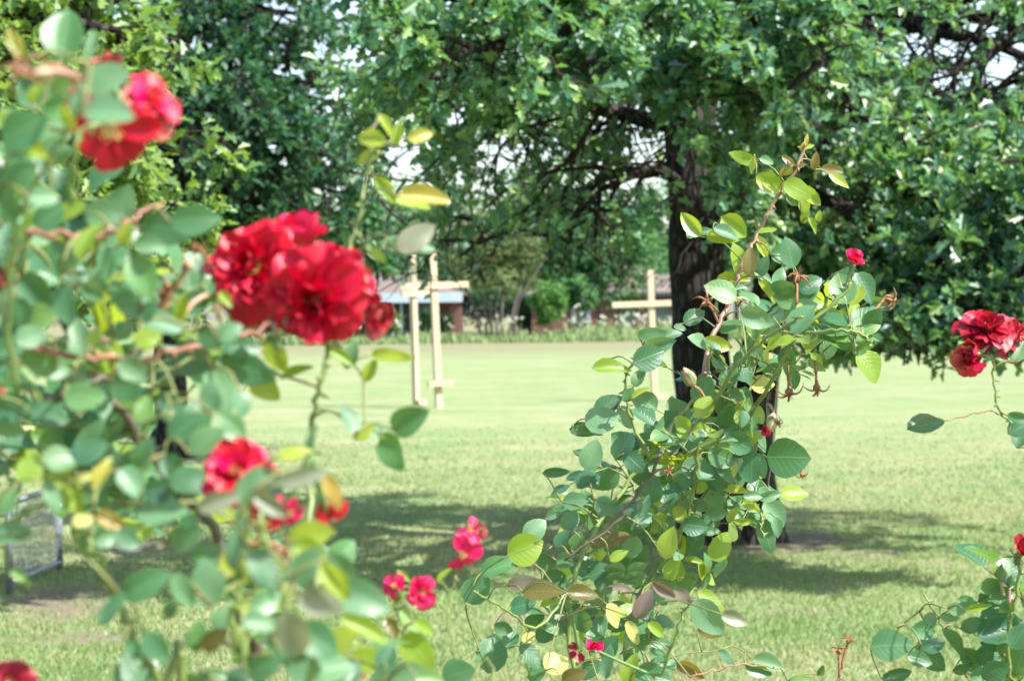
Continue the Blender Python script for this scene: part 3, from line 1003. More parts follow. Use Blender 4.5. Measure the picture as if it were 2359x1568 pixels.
# ------------------------------------------------------------------ the big oak
def oak():
    base = G(1690, 1252)
    T = Tree('oak_tree', 'large twin stemmed oak with dark bark and low spreading branches', base, 'tree', None, 'bark', 21)
    T.low = 1.30
    d0 = base[1]
    b1 = G(1655, 1250)
    b2 = G(1725, 1250)
    b1[2] = b2[2] = -0.05
    s1 = T.stem([b1, P(1638, 1050, d0), P(1612, 760, d0), P(1600, 430, d0), P(1585, 180, d0), P(1570, -200, d0 + .3), P(1560, -560, d0 + .4)],
                [0.235, 0.215, 0.185, 0.180, 0.165, 0.11, 0.05], 'trunk', 16, 40, True)
    s2 = T.stem([b2, P(1728, 1100, d0), P(1742, 900, d0 - .05), P(1785, 620, d0 - .1), P(1850, 300, d0 - .1), P(1905, 0, d0), P(1960, -400, d0 + .2)],
                [0.20, 0.165, 0.14, 0.125, 0.11, 0.09, 0.04], 'trunk', 14, 36, True)
    Q = lambda *a: [P(x, y, d) for x, y, d in a]
    A = dict(leaf=0.090)
    # limbs to the left
    T.limb(Q((1590, 290, d0), (1480, 275, 15.6), (1300, 245, 15.2), (1120, 205, 14.8), (930, 170, 14.5)), 0.075, 15, 0.85, 9, 0.42, up=0.25, **A)
    T.limb(Q((1600, 390, d0), (1470, 400, 16.2), (1330, 440, 16.8), (1180, 520, 17.2), (1060, 590, 17.4)), 0.055, 9, 0.8, 7, 0.45, droop=0.35, leaves=7, ros=4, bare=0.15, up=0.1, leaf=0.082)
    T.limb(Q((1590, 430, d0), (1500, 395, 15.4), (1400, 430, 15.1), (1310, 510, 15.0)), 0.045, 7, 0.7, 6, 0.4, droop=0.4, leaves=6, ros=3, bare=0.2, up=0.1, **A)
    T.limb(Q((1590, 300, d0), (1450, 200, 16.8), (1250, 260, 17.6), (1000, 330, 18.0)), 0.06, 12, 0.95, 8, 0.45, leaf=0.085)
    # towards the camera
    T.limb(Q((1590, 230, d0), (1540, 90, 14.6), (1400, 60, 13.4), (1230, 90, 12.6), (1060, 120, 12.3)), 0.07, 16, 0.75, 9, 0.38, up=0.35, **A)
    T.limb(Q((1585, 160, d0), (1500, 20, 14.4), (1300, -10, 13.4), (1050, 0, 13.0), (860, 20, 13.0)), 0.065, 16, 0.8, 9, 0.40, up=0.1, **A)
    T.limb(Q((1590, 230, d0), (1480, 130, 14.0), (1420, 180, 13.0), (1340, 160, 12.4)), 0.05, 9, 0.6, 8, 0.35, up=0.3, **A)
    T.limb(Q((1600, 200, d0), (1640, 60, 14.2), (1640, 130, 13.0), (1600, 230, 12.5)), 0.05, 9, 0.55, 8, 0.35, up=0.2, **A)
    T.limb(Q((1850, 260, d0 - .1), (1780, 120, 14.0), (1740, 100, 13.0), (1720, 200, 12.3)), 0.055, 12, 0.6, 9, 0.36, up=0.3, **A)
    T.limb(Q((1880, 120, d0 - .1), (1900, 20, 14.2), (1900, 60, 13.0), (1880, 150, 12.4)), 0.05, 11, 0.6, 9, 0.36, up=0.3, **A)
    T.limb(Q((1840, 330, d0 - .1), (1760, 330, 14.3), (1720, 380, 13.2), (1700, 430, 12.8)), 0.035, 6, 0.5, 7, 0.32, up=0.1, **A)
    T.limb(Q((1800, 560, d0 - .1), (1760, 480, 14.8), (1720, 520, 14.3)), 0.03, 5, 0.5, 6, 0.3, up=0.1, **A)
    # to the right
    T.limb(Q((1850, 300, d0), (1980, 290, 15.6), (2180, 250, 15.2), (2420, 150, 15.0)), 0.065, 9, 0.8, 6, 0.4, leaves=6, ros=3, bare=0.12, **A)
    T.limb(Q((1890, 80, d0), (2050, 60, 15.4), (2250, 40, 15.0), (2480, 0, 15.0)), 0.06, 9, 0.8, 6, 0.42, leaves=6, ros=3, bare=0.12, **A)
    T.limb(Q((2560, 40, 15.0), (2400, 60, 14.9), (2275, 130, 14.8), (2245, 220, 14.6), (2235, 330, 14.2)), 0.065, 6, 0.6, 6, 0.4, leaves=6, ros=3, bare=0.12, **A)
    T.limb(Q((1900, 10, d0), (2150, -60, 15.3), (2400, 30, 15.0), (2560, 40, 15.0)), 0.06, 5, 0.6, 6, 0.4, leaves=5, ros=2, bare=0.3, **A)
    T.limb(Q((1860, 280, d0), (1990, 380, 14.6), (2120, 470, 13.8), (2260, 580, 13.2), (2330, 660, 12.9)), 0.06, 16, 0.68, 9, 0.38, droop=0.45, up=0.2, **A)
    T.limb(Q((1820, 440, d0), (1930, 470, 14.4), (2050, 560, 13.6), (2110, 640, 13.2), (2080, 710, 13.0)), 0.05, 14, 0.55, 9, 0.36, droop=0.45, up=0.2, **A)
    T.limb(Q((1860, 300, d0), (2020, 340, 14.6), (2200, 400, 13.6), (2400, 480, 13.0)), 0.05, 14, 0.65, 9, 0.38, droop=0.4, up=0.25, **A)
    T.limb(Q((1860, 330, d0), (2050, 480, 14.2), (2250, 560, 13.2), (2420, 690, 12.7)), 0.05, 15, 0.65, 9, 0.38, droop=0.5, up=0.15, **A)
    T.limb(Q((1800, 540, d0), (1880, 560, 14.6), (1930, 640, 14.1), (1960, 730, 13.8)), 0.03, 9, 0.45, 8, 0.32, droop=0.4, up=0.15, **A)
    T.limb(Q((2240, 560, 13.3), (2280, 680, 13.0), (2300, 790, 12.9)), 0.02, 5, 0.35, 6, 0.28, droop=0.7, up=-0.1, **A)
    T.limb(Q((2330, 640, 12.9), (2350, 760, 12.8), (2360, 830, 12.8)), 0.02, 5, 0.35, 6, 0.28, droop=0.7, up=-0.1, **A)
    # behind and above (closing the crown)
    for e in ((1350, 60, 18.6), (1700, 40, 18.6), (2050, 330, 18.0), (2250, 380, 17.6), (1150, 60, 18.4), (2400, 330, 17.5), (1950, 520, 17.6), (2200, 620, 17.2)):
        s = P(1600 if e[0] < 1700 else 1860, 250, d0)
        m = (s + P(*e)) / 2 + np.array((0, 0, .25))
        T.limb([s, m, P(*e)], 0.055, 12, 0.9, 7, 0.45, leaf=0.088)
    for e in ((1300, -330, 16.0), (2100, -260, 16.8), (1500, -600, 17), (1900, -560, 17), (1050, -250, 17), (1600, -300, 18.5)):
        s = P(1570 if e[0] < 1750 else 1940, -220, d0 + .2)
        m = (s + P(*e)) / 2 + np.array((0, 0, .2))
        T.limb([s, m, P(*e)], 0.06, 11, 1.1, 6, 0.5, leaves=6, ros=3, leaf=0.12)
    for e in ((2700, 120, 15.2), (2850, -40, 14.6), (2680, 330, 14.2), (2760, -220, 15.6), (2900, 200, 16.2)):  # unseen limbs right of the view, added to shade the lawn
        s = P(1890, 80, d0)
        m = (s + P(*e)) / 2 + np.array((0, 0, .3))
        T.limb([s, m, P(*e)], 0.06, 10, 1.1, 6, 0.5, leaves=6, ros=3, leaf=0.12, start=.6)
    for b, n_, ln in (((1150, 330, 16), 4, 0.6), ((1300, 400, 16), 4, 0.55), ((1420, 430, 15.6), 5, 0.5), ((1500, 420, 15.6), 5, 0.5), ((1230, 450, 16.5), 3, 0.5), ((1950, 330, 15), 6, 0.5), ((2150, 200, 15), 5, 0.5),
                      ((2300, 120, 15), 5, 0.5), ((1620, 480, 15.4), 4, 0.4), ((1450, 330, 15.6), 5, 0.5), ((2060, 600, 14), 4, 0.4), ((2280, 640, 13), 4, 0.3)):
        T.bare_twigs(P(*b), n_, ln)
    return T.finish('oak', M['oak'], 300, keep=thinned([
        (1270, 690, 330, 165, .96), (1420, 248, 75, 36, .7), (1510, 395, 55, 36, .85), (1500, 300, 60, 36, .4), (1330, 400, 200, 90, .3), (1190, 360, 55, 40, .5), (1110, 440, 90, 60, .4),
        (2030, 60, 40, 25, .9), (2110, 120, 60, 35, .85), (2200, 100, 60, 40, .85), (2180, 190, 70, 35, .9), (2310, 160, 60, 60, .8), (2200, 130, 200, 130, .2), (2240, 865, 330, 100, .85), (1980, 230, 50, 40, .7), (1890, 200, 40, 30, .6),
        (1600, 560, 75, 200, .85), (1700, 640, 150, 90, .7), (1880, 300, 60, 50, .7), (2060, 830, 60, 50, .9), (1930, 470, 50, 30, .7), (1080, 210, 40, 30, .6), (1230, 140, 40, 20, .6), (1090, 80, 30, 20, .7)], 5,
        [(1370, 330, 190, 95, 15.0), (1270, 420, 160, 80, 15.0), (1900, 470, 90, 60, 14.6)]))


print('oak leaves', oak())


def dark_oak():
    base = P(392, 717, 26.0)
    base[2] = 0
    T = Tree('oak_tree', 'shaded dark green oak standing behind the red roses', base, 'tree', None, 'bark', 33)
    T.bias = np.array((0.1, -0.25, 0.95))
    T.stem([base, P(388, 700, 26), P(376, 450, 26), P(392, 250, 26.2), P(430, 20, 26.4), P(480, -250, 26.5)], [0.20, 0.15, 0.13, 0.12, 0.10, 0.05], 'trunk', 10, 26, True)
    ends = [(560, 420, 25), (690, 330, 24.5), (640, 560, 25), (520, 610, 25.5), (780, 520, 24.5), (900, 470, 25.5), (960, 600, 26), (760, 200, 25), (900, 280, 26), (620, 90, 25), (480, 180, 24.5),
            (420, 330, 24.2), (520, 300, 24), (700, 60, 26), (860, 90, 27), (560, 0, 26), (300, 200, 27), (250, 450, 26), (440, 560, 24.5), (1010, 420, 27), (820, 360, 24.2), (600, 220, 24), (380, 90, 25),
            (860, 600, 25), (700, 640, 26), (330, 620, 26), (150, 300, 27), (200, 600, 27), (500, 450, 28), (700, 450, 28)]
    for k, e in enumerate(ends):
        yy = 470 if e[1] > 330 else (260 if e[1] > 150 else 60)
        s = P(380 if yy == 470 else (392 if yy == 260 else 425), yy, 26)
        m = (s + P(*e)) / 2 + np.array((0, 0, 0.25))
        T.limb([s, m, P(*e)], 0.05, 8, 1.0, 6, 0.5, leaves=8, ros=4, leaf=0.105, droop=0.3)
    for b in ((420, 470, 25), (520, 470, 25), (600, 520, 25), (480, 400, 25)):
        T.bare_twigs(P(*b), 6, 1.2, 0.4, 0.012)
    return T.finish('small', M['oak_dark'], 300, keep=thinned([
        (655, 40, 28, 24, .98), (395, 115, 30, 34, .95), (440, 110, 24, 22, .9), (930, 370, 50, 60, .92), (905, 470, 40, 40, .85), (750, 440, 28, 26, .9), (980, 490, 60, 60, .85), (610, 25, 30, 20, .8), (760, 470, 30, 30, .7),
        (1000, 560, 70, 130, .9), (790, 20, 40, 20, .7), (960, 690, 150, 70, .97), (650, 690, 300, 60, .6)], 6))


print('dark oak leaves', dark_oak())


def left_oak():
    base = np.array((-4.7, 11.6, 0.0))
    T = Tree('oak_tree', 'bright leaved oak branches reaching in beside the near rose bush', base, 'tree', None, 'bark', 45)
    top = lambda z: np.array((-4.7 + 0.05 * z, 11.6, z))
    T.stem([top(-.05), top(1.2), top(2.6), top(4), top(5.2)], [0.24, 0.19, 0.17, 0.12, 0.05], 'trunk', 12, 24, True)
    ends = [(120, 60, 11.2), (270, 70, 11.0), (340, 190, 11.6), (90, 220, 10.6), (220, 330, 11.4), (330, 470, 12.0), (60, 470, 11.2), (400, 560, 12.3), (180, 520, 11.8), (40, 350, 11.0), (300, 0, 11.4),
            (-120, 150, 10.8), (-250, 400, 11.2), (290, 560, 12.6), (230, 180, 11.8), (330, 330, 12.2)]
    for e in ends:
        s = top(2.3 if e[1] > 300 else 3.1)
        m = (s + P(*e)) / 2 + np.array((0, 0, 0.22))
        T.limb([s, m, P(*e)], 0.05, 10, 0.55, 8, 0.34, leaves=7, ros=4, leaf=0.092, start=0.45, droop=0.35, up=0.25)
    for e in ((-6.5, 10.5, 4.2), (-6.2, 13, 3.6), (-4.2, 13.8, 4.6), (-3.6, 10.6, 5.0), (-5.5, 9.6, 3.8), (-3.2, 12.4, 4.8)):
        s = top(3.6)
        T.limb([s, (s + np.array(e)) / 2 + (0, 0, .2), e], 0.05, 10, 1.0, 6, 0.5, leaves=6, ros=3, leaf=0.12)
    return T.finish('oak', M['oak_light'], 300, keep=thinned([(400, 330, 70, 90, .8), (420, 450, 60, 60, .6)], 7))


print('left oak leaves', left_oak())


# ------------------------------------------------------------------ crosses
def cross(px_base, py_base, px_top, py_top, bar_py, bar_x0, bar_x1, foot_py, foot_half, yaw, label, w=0.092):
    g = G(px_base, py_base)
    d = g[1]
    o = thing('wooden_cross', label, 'cross', g, 'timber crosses on the lawn')
    top = P(px_top, py_top, d)
    hgt = top[2]
    lean = (top[0] - g[0]) / hgt
    Rz = Matrix.Translation(Vector(g)) @ Matrix.Shear('XY', 4, (0, 0)) @ Matrix.Rotation(math.atan(-lean) * -1.0, 4, 'Y') @ Matrix.Rotation(R(yaw), 4, 'Z')
    mb = MB()
    mb.box((-w / 2, -w / 2, -0.25), (w / 2, w / 2, hgt), 0, Rz)
    mb.build('post', M['pine'], o)
    c = math.cos(R(yaw))
    zb = P(px_base, bar_py, d)[2]
    xx = lambda px: (P(px, bar_py, d)[0] - (g[0] + lean * zb)) / c
    mb = MB()
    mb.box((xx(bar_x0), -w / 2 - 0.045, zb - w / 2), (xx(bar_x1), -w / 2 - 0.001, zb + w / 2), 0, Rz)
    mb.build('crossbar', M['pine'], o)
    zf = P(px_base, foot_py, d)[2]
    mb = MB()
    fl, fr = foot_half
    mb.box((-fl, -w / 2 - 0.092, zf - w * .42), (fr, -w / 2 - 0.001, zf + w * .42), 0, Rz)
    mb.build('footrest', M['pine'], o)
    return o


cross(1011, 940, 996, 578, 657, 921, 1074, 883, (0.20, 0.22), 22, 'taller timber cross with a footrest halfway up its lower post, beside another cross', 0.100)
cross(959, 934, 949, 585, 676, 921, 982, 926, (0.06, 0.12), 46, 'timber cross turned nearly edge on, partly in front of the taller one', 0.086)
cross(1508, 924, 1497, 622, 699, 1406, 1548, 913, (0.20, 0.20), 16, 'lone pale timber cross standing in front of the brick house', 0.096)


# ------------------------------------------------------------------ wire gate at the edge of the lawn
def gate():
    a, b = G(22, 1366), G(138, 1316)
    o = thing('wire_gate', 'low galvanised chain link gate on worn grass beside the near rose bush', 'gate', (a + b) / 2)
    H = 0.52
    up = np.array((0, 0, 1.0))
    for p in (a, b):
        mb = MB()
        mb.tube([p, p + up * H], 0.021, 8)
        mb.build('post', M['galv'], o, smooth=True)
    for z in (0.06, H - 0.01):
        mb = MB()
        mb.tube([a + up * z, b + up * z], 0.017, 8)
        mb.build('rail', M['galv'], o, smooth=True)
    mb = MB()
    L = np.linalg.norm((b - a)[:2])
    s = 0.055
    dirv = (b - a) / L
    k = -int(H / s) - 1
    while k * s < L:
        for sg in (1, -1):
            x0 = k * s if sg > 0 else k * s
            lo, hi = (x0, 0.08), (x0 + H, 0.08 + H)
            pts = []
            for t in np.linspace(0, 1, 2):
                pts.append((lo[0] + (hi[0] - lo[0]) * t, lo[1] + (H - 0.1) * t))
            (xa, za), (xb, zb) = pts
            # clip to the frame
            if xa < 0:
                za, xa = za + (0 - xa) * (zb - za) / (xb - xa), 0
            if xb > L:
                zb, xb = za + (L - xa) * (zb - za) / (xb - xa), L
            if xb <= xa:
                continue
            if sg < 0:
                xa, xb = L - xa, L - xb
            mb.tube([a + dirv * xa + up * za, a + dirv * xb + up * zb], 0.0022, 3, cap=False)
        k += 1
    mb.build('wire_mesh', M['galv'], o, kind='stuff')


gate()

# ------------------------------------------------------------------ rose bushes
def rose_leaf_template(fold=0.22, curl=0.16, wave=0.03, ph=0.0, sk=0.0):
    ts = [0.0, 0.10, 0.27, 0.46, 0.66, 0.85, 1.0]
    us = [-1, -0.5, 0, 0.5, 1]
    v, uv, rows = [], [], []
    for t in ts:
        w = 0.375 * (math.sin(math.pi * min(1, t ** 0.82)) ** 0.72) if 0 < t < 1 else 0.0
        row = []
        for u in ([0] if w == 0 else us):
            x = u * w + sk * t * t
            y = t - 0.02 * abs(u) * (1 - t)
            z = fold * abs(x - sk * t * t) - curl * t * t + wave * math.sin(7 * t + 2.2 * u + ph) * abs(u)
            row.append(len(v))
            v.append((x, y, z))
            uv.append((0.5 + 0.5 * u, t))
        rows.append(row)
    f = []
    for a, b in zip(rows[:-1], rows[1:]):
        if len(a) == 1:
            f += [(a[0], b[k + 1], b[k]) for k in range(4)]
        elif len(b) == 1:
            f += [(a[k], a[k + 1], b[0]) for k in range(4)]
        else:
            f += [(a[k], a[k + 1], b[k + 1], b[k]) for k in range(4)]
    return np.array(v), f, np.array(uv)


ROSE_T = [rose_leaf_template(0.22, 0.14, 0.03, 0.0, 0.02), rose_leaf_template(0.36, 0.22, 0.04, 1.5, -0.03), rose_leaf_template(0.12, 0.06, 0.045, 3.0, 0.04), rose_leaf_template(0.5, 0.10, 0.02, 2.0, -0.02)]
ROSE_M = {}


def rose_leaf_mesh(var, kind):
    if (var, kind) not in ROSE_M:
        v, f, uv = ROSE_T[var]
        loops = [i for q in f for i in q]
        starts = np.concatenate([[0], np.cumsum([len(q) for q in f])[:-1]])
        ROSE_M[(var, kind)] = mesh_arrays('leaf', v, loops, starts, M[kind], uv=uv)
    return ROSE_M[(var, kind)]


def mat4(p, F):
    return Matrix([[F[0][0], F[0][1], F[0][2], p[0]], [F[1][0], F[1][1], F[1][2], p[1]], [F[2][0], F[2][1], F[2][2], p[2]], [0, 0, 0, 1]])


def petal_template(a, cup, ruffle, ph, wid=0.62, notch=0.04):
    nu, nv = 7, 6
    v, uv, f = [], [], []
    for j in range(nv):
        t = j / (nv - 1)
        w = wid * (0.16 + 0.84 * t ** 0.75) * math.sqrt(max(0.0, 1 - (max(0, t - 0.62) / 0.46) ** 2.4))
        for i in range(nu):
            u = -1 + 2 * i / (nu - 1)
            x = u * w
            y = t * (1 - 0.10 * u * u) - notch * t ** 4 * math.exp(-(u / 0.3) ** 2)
            z = a * t * t + cup * u * u * w * (1.2 - 0.5 * t) + ruffle * math.sin(4.3 * u + ph) * t * t + 0.5 * ruffle * math.sin(9 * u + 2 * ph) * t ** 3
            v.append((x, y, z))
            uv.append((0.5 + 0.5 * u, t))
    for j in range(nv - 1):
        for i in range(nu - 1):
            k = j * nu + i
            f.append((k, k + 1, k + nu + 1, k + nu))
    return np.array(v), f, np.array(uv)


PET = [petal_template(-0.22, 0.35, 0.08, 0.3), petal_template(-0.10, 0.50, 0.09, 1.7), petal_template(0.12, 0.55, 0.05, 2.9, 0.55), petal_template(-0.32, 0.25, 0.11, 4.2, 0.66), petal_template(0.26, 0.6, 0.07, 5.0, 0.5)]
PET_M = {}


def petal_mesh(var, kind):
    if (var, kind) not in PET_M:
        v, f, uv = PET[var]
        PET_M[(var, kind)] = mesh_arrays('petal', v, [i for q in f for i in q], np.arange(len(f)) * 4, M[kind], uv=uv)
    return PET_M[(var, kind)]


class Bush:
    def __init__(self, label, base, seed, near=1.0, big=1.1):
        self.k, self.big = near, big
        self.o = thing('rose_bush', label, 'rose bush', base, 'rose bushes')
        self.r = np.random.default_rng(seed)
        self.att = []
        self.n_leaf = 0
        self.spill = []

    def cane(self, pts, rad, mat='cane_green', name='cane', to_ground=False, thorns=True):
        r = self.r
        w = [self.pt(*q) for q in pts]
        rad *= self.k
        if to_ground:
            b = np.array(WM[self.o.name].translation)
            q = w[0]
            w = [np.array((b[0] + r.normal(0, .05), b[1] + r.normal(0, .05), -0.03)), np.array(((b[0] + q[0]) / 2 + r.normal(0, .02), (b[1] + q[1]) / 2, q[2] * 0.5))] + w
        seg = max(8, 5 * len(w))
        p = smooth_path(w, seg)
        p[1:-1] += r.normal(0, 0.0012, (seg - 2, 3))
        mb = MB()
        mb.tube(p, np.linspace(rad, rad * 0.6, seg), 8)
        d = nrm(np.gradient(p, axis=0))
        if thorns:
            for k in range(2, seg - 1, 2):
                s = nrm(np.cross(d[k], r.normal(0, 1, 3)))
                c = p[k] + s * rad * .6
                tip = p[k] + s * (rad + 0.006) - d[k] * 0.002
                e = nrm(np.cross(d[k], s)) * rad * 0.35
                mb.add([c + d[k] * rad * .9, c - d[k] * rad * .9, c + e, c - e, tip], [(0, 2, 4), (2, 1, 4), (1, 3, 4), (3, 0, 4)])
        mb.build(name, M[mat], self.o, smooth=True)
        self.att += list(smooth_path(p, seg * 3))
        return p

    def pt(self, x, y, d):
        return P(x, y, d * self.k)

    def near(self, p):
        a = np.array(self.att)
        return a[np.argmin(((a - p) ** 2).sum(1))]

    def stalk(self, a, b, rad=0.0009, mat='stalk', name='leaf_stalk', sag=0.15):
        r = self.r
        L = np.linalg.norm(b - a)
        m = (a + b) / 2 + np.array((0, 0, sag * L)) + r.normal(0, 0.05, 3) * L
        q = smooth_path([a, m, b], 6)
        mb = MB()
        mb.tube(q, np.linspace(rad * 1.3, rad * 0.8, 6), 5)
        self.att += list(q[1:])
        return mb.build(name, M[mat], self.o, smooth=True)

    def put_leaf(self, base, axis, normal, size, width, kind, parent):
        F = frames(np.asarray(axis)[None], np.asarray(normal)[None])[0] * size
        F = F.copy()
        F[:, 0] *= width
        var = int(self.r.integers(0, 4))
        if self.n_leaf < 300:
            self.n_leaf += 1
            link('leaf', rose_leaf_mesh(var, kind), parent, mat4(base, F))
        else:
            self.spill.append((base, F, var, kind))

    def leaf(self, x, y, L, ang, d, kind='g', width=1.0, roll=None, pitch=None, stalk=True):
        r = self.r
        d = d * self.k
        th = R(ang)
        pitch = r.normal(0.0, 0.22) if pitch is None else pitch
        ax = nrm(math.cos(th) * C_R + math.sin(th) * C_U + pitch * C_B)
        size = self.big * L / FPX * d
        c = P(x, y, d)
        base = c - ax * size / 2
        # the face turned towards the viewer, tipped towards the sky
        n0 = nrm(C_B - (C_B @ ax) * ax)
        s = np.cross(ax, n0)
        roll = (r.uniform(-8, 38)) if roll is None else roll
        sg = 1.0 if s[2] > 0 else -1.0
        nn = math.cos(R(roll)) * n0 + sg * math.sin(R(roll)) * s
        if kind in 'gdl' and r.random() < 0.30:
            kind = 'gggdddlly'[int(r.integers(0, 9))]
        par = self.o
        if stalk:
            par = self.stalk(self.near(base), base)
        self.put_leaf(base, ax, nn, size, width, kind, par)

    def spray(self, c, size=0.04, kinds='g', face=None, n=5, direction=None):
        """one compound leaf: a stalk with 3, 5 or 7 leaflets"""
        r = self.r
        a = self.near(c)
        out = c - a
        dr = nrm(out + r.normal(0, 0.35, 3) * max(np.linalg.norm(out), 0.03) + np.array((0, 0, 0.02))) if direction is None else nrm(direction)
        Lr = size * (0.5 + 0.45 * (n - 1) / 2)
        b0 = c - dr * Lr * 0.4
        tip = c + dr * Lr * 0.6
        nn = nrm(np.array((0.25, -0.15, 0.75)) + C_B * 0.45 + r.normal(0, 0.45, 3)) if face is None else face
        nn = nrm(nn - (nn @ dr) * dr)
        side = np.cross(dr, nn)
        mb = MB()
        m = (a + b0) / 2 + r.normal(0, 0.1, 3) * np.linalg.norm(b0 - a)
        q = np.vstack([smooth_path([a, m, b0], 5), smooth_path([b0, (b0 + tip) / 2 + nn * Lr * .04, tip], 5)[1:]])
        mb.tube(q, np.linspace(0.0013, 0.0007, len(q)), 5)
        self.att += list(q[1:])
        st = mb.build('leaf_stalk', M['stalk'], self.o, smooth=True)
        pick = lambda: kinds[int(r.integers(0, len(kinds)))]
        pairs = (n - 1) // 2
        kd = pick()
        for k in range(pairs):
            t = 0.25 + 0.5 * k / max(1, pairs - 0.0)
            p = b0 * (1 - t) + tip * t
            for sg in (-1, 1):
                ax = nrm(dr * 0.45 + sg * side * 0.9 + r.normal(0, 0.15, 3))
                n2 = nrm(nn + r.normal(0, 0.28, 3) - sg * side * 0.15)
                self.put_leaf(p + ax * 0.002, ax, n2, size * (0.72 + 0.2 * r.random()) * (0.85 + .15 * k), 1.0 + r.normal(0, .08), kd if r.random() < .85 else pick(), st)
        self.put_leaf(tip, nrm(dr + r.normal(0, 0.15, 3)), nrm(nn + r.normal(0, 0.25, 3)), size * (0.95 + 0.2 * r.random()), 1.05, kd, st)

    def fill(self, blobs, size, kinds):
        r = self.r
        for (x, y, rx, ry, d, dd, n) in blobs:
            for k in range(n):
                a, q = r.random() * 2 * math.pi, math.sqrt(r.random())
                c = self.pt(x + rx * q * math.cos(a), y + ry * q * math.sin(a), d + r.uniform(-dd, dd))
                self.spray(c, self.k * size * (0.8 + 0.4 * r.random()), kinds, n=int(r.choice([3, 5, 5, 5, 7])))

    def flower(self, x, y, rpx, d, face, kind='red', rings=None, missing=0.0, stamens=True, stem_to=None, ph=None):
        r = self.r
        d = d * self.k
        c = P(x, y, d)
        S = rpx / FPX * d
        Z = nrm(face[0] * C_R + face[1] * C_U + face[2] * C_B)
        X = nrm(np.cross(Z, np.array((0.3, 0.2, 1.0))))
        Y = np.cross(Z, X)
        a = self.near(c - Z * S) if stem_to is None else self.pt(*stem_to)
        mb = MB()
        # receptacle, sepals, stamens and the flower stalk in one body
        cb = c - Z * S * 0.35
        q = smooth_path([a, (a + cb) / 2 - Z * S * .15, cb], 7)
        mb.tube(q, np.linspace(0.0022, 0.0018, 7), 6, 0)
        mb.tube([cb - Z * S * .02, cb + Z * S * .12, cb + Z * S * .26], [S * .05, S * .13, S * .09], 8, 0)
        for k in range(5):
            f = 2 * math.pi * k / 5 + .3
            rd = math.cos(f) * X + math.sin(f) * Y
            sd = -math.sin(f) * X + math.cos(f) * Y
            p0, p1, p2 = cb + rd * S * .08, cb + rd * S * .38 - Z * S * .02, cb + rd * S * .62 - Z * S * .14
            mb.add([p0 - sd * S * .05, p0 + sd * S * .05, p1 + sd * S * .07, p1 - sd * S * .07, p2], [(0, 1, 2, 3), (3, 2, 4)], 0)
        if stamens:
            for k in range(34):
                f, q2 = r.random() * 2 * math.pi, math.sqrt(r.random()) * .20
                rd = math.cos(f) * X + math.sin(f) * Y
                p0 = cb + Z * S * .26 + rd * S * q2 * .4
                p1 = cb + Z * S * (.42 + .12 * r.random()) + rd * S * q2 * 1.25
                mb.tube([p0, p1], [S * .010, S * .008], 3, 1, cap=False)
                e = S * .026
                mb.add([p1 + X * e, p1 + Y * e, p1 - X * e, p1 - Y * e, p1 + Z * e, p1 - Z * e],
                       [(0, 1, 4), (1, 2, 4), (2, 3, 4), (3, 0, 4), (1, 0, 5), (2, 1, 5), (3, 2, 5), (0, 3, 5)], 1)
        fo = mb.build('rose', [M['sepal'], M['stamen']], self.o, smooth=True)
        rings = rings or FULL
        for (n, tilt, ln, wd, var) in rings:
            p0 = r.random() * 6.28 if ph is None else ph
            for k in range(n):
                if r.random() < missing:
                    continue
                f = p0 + 2 * math.pi * (k + r.normal(0, 0.10)) / n
                rd = math.cos(f) * X + math.sin(f) * Y
                tl = R(tilt + r.normal(0, 7))
                ax = math.cos(tl) * Z + math.sin(tl) * rd
                nn = math.sin(tl) * Z - math.cos(tl) * rd
                nn = nrm(nn + r.normal(0, 0.2, 3))
                F = frames(ax[None], nn[None])[0].copy()
                L = S * ln * (0.80 + 0.34 * r.random())
                F *= L
                F[:, 0] *= wd
                base = cb + Z * S * .24 + rd * S * .05
                v_ = var[int(r.integers(0, len(var)))]
                kk = kind if isinstance(kind, str) else kind[int(r.integers(0, len(kind)))]
                link('petal', petal_mesh(v_, kk), fo, mat4(base, F))

    def dried(self, x, y, rpx, d, face=(0, -0.3, 1), stem_to=None, mat='dry', hip=None, curl=1.0):
        """spent bloom: a hip with five curled sepals and a few dry threads"""
        r = self.r
        d = d * self.k
        c = P(x, y, d)
        S = rpx / FPX * d
        Z = nrm(face[0] * C_R + face[1] * C_U + face[2] * C_B)
        X = nrm(np.cross(Z, np.array((0.3, 0.2, 1.0))))
        Y = np.cross(Z, X)
        a = self.near(c) if stem_to is None else self.pt(*stem_to)
        mb = MB()
        q = smooth_path([a, (a + c) / 2 + np.array((0, 0, .004)), c - Z * S * .35], 8)
        mb.tube(q, np.linspace(0.0019, 0.0015, 8), 6, 0)
        mb.tube([c - Z * S * .4, c - Z * S * .25, c - Z * S * .02, c + Z * S * .15, c + Z * S * .22], [S * .10, S * .25, S * .30, S * .20, S * .06], 9, 1)
        for k in range(5):
            f = 2 * math.pi * k / 5 + r.normal(0, .2)
            rd = math.cos(f) * X + math.sin(f) * Y
            sd = -math.sin(f) * X + math.cos(f) * Y
            l = S * (0.8 + 0.35 * r.random())
            pts = [c + Z * S * .15 + rd * S * .15, c + Z * S * .20 + rd * l * .55, c - Z * S * .1 * curl + rd * l * .85 + sd * S * .1, c - Z * S * .4 * curl + rd * l + sd * S * .2]
            mb.tube(smooth_path(pts, 6), np.array([.085, .085, .065, .05, .035, .012]) * S, 5, 0)
        for k in range(10):
            rd = r.normal(0, .3, 3)
            mb.tube([c + Z * S * .18, c + Z * S * .5 + rd * S * .5], [S * .02, S * .012], 3, 0, cap=False)
        mb.build('spent_bloom', [M[mat], M[hip or mat]], self.o, smooth=True)

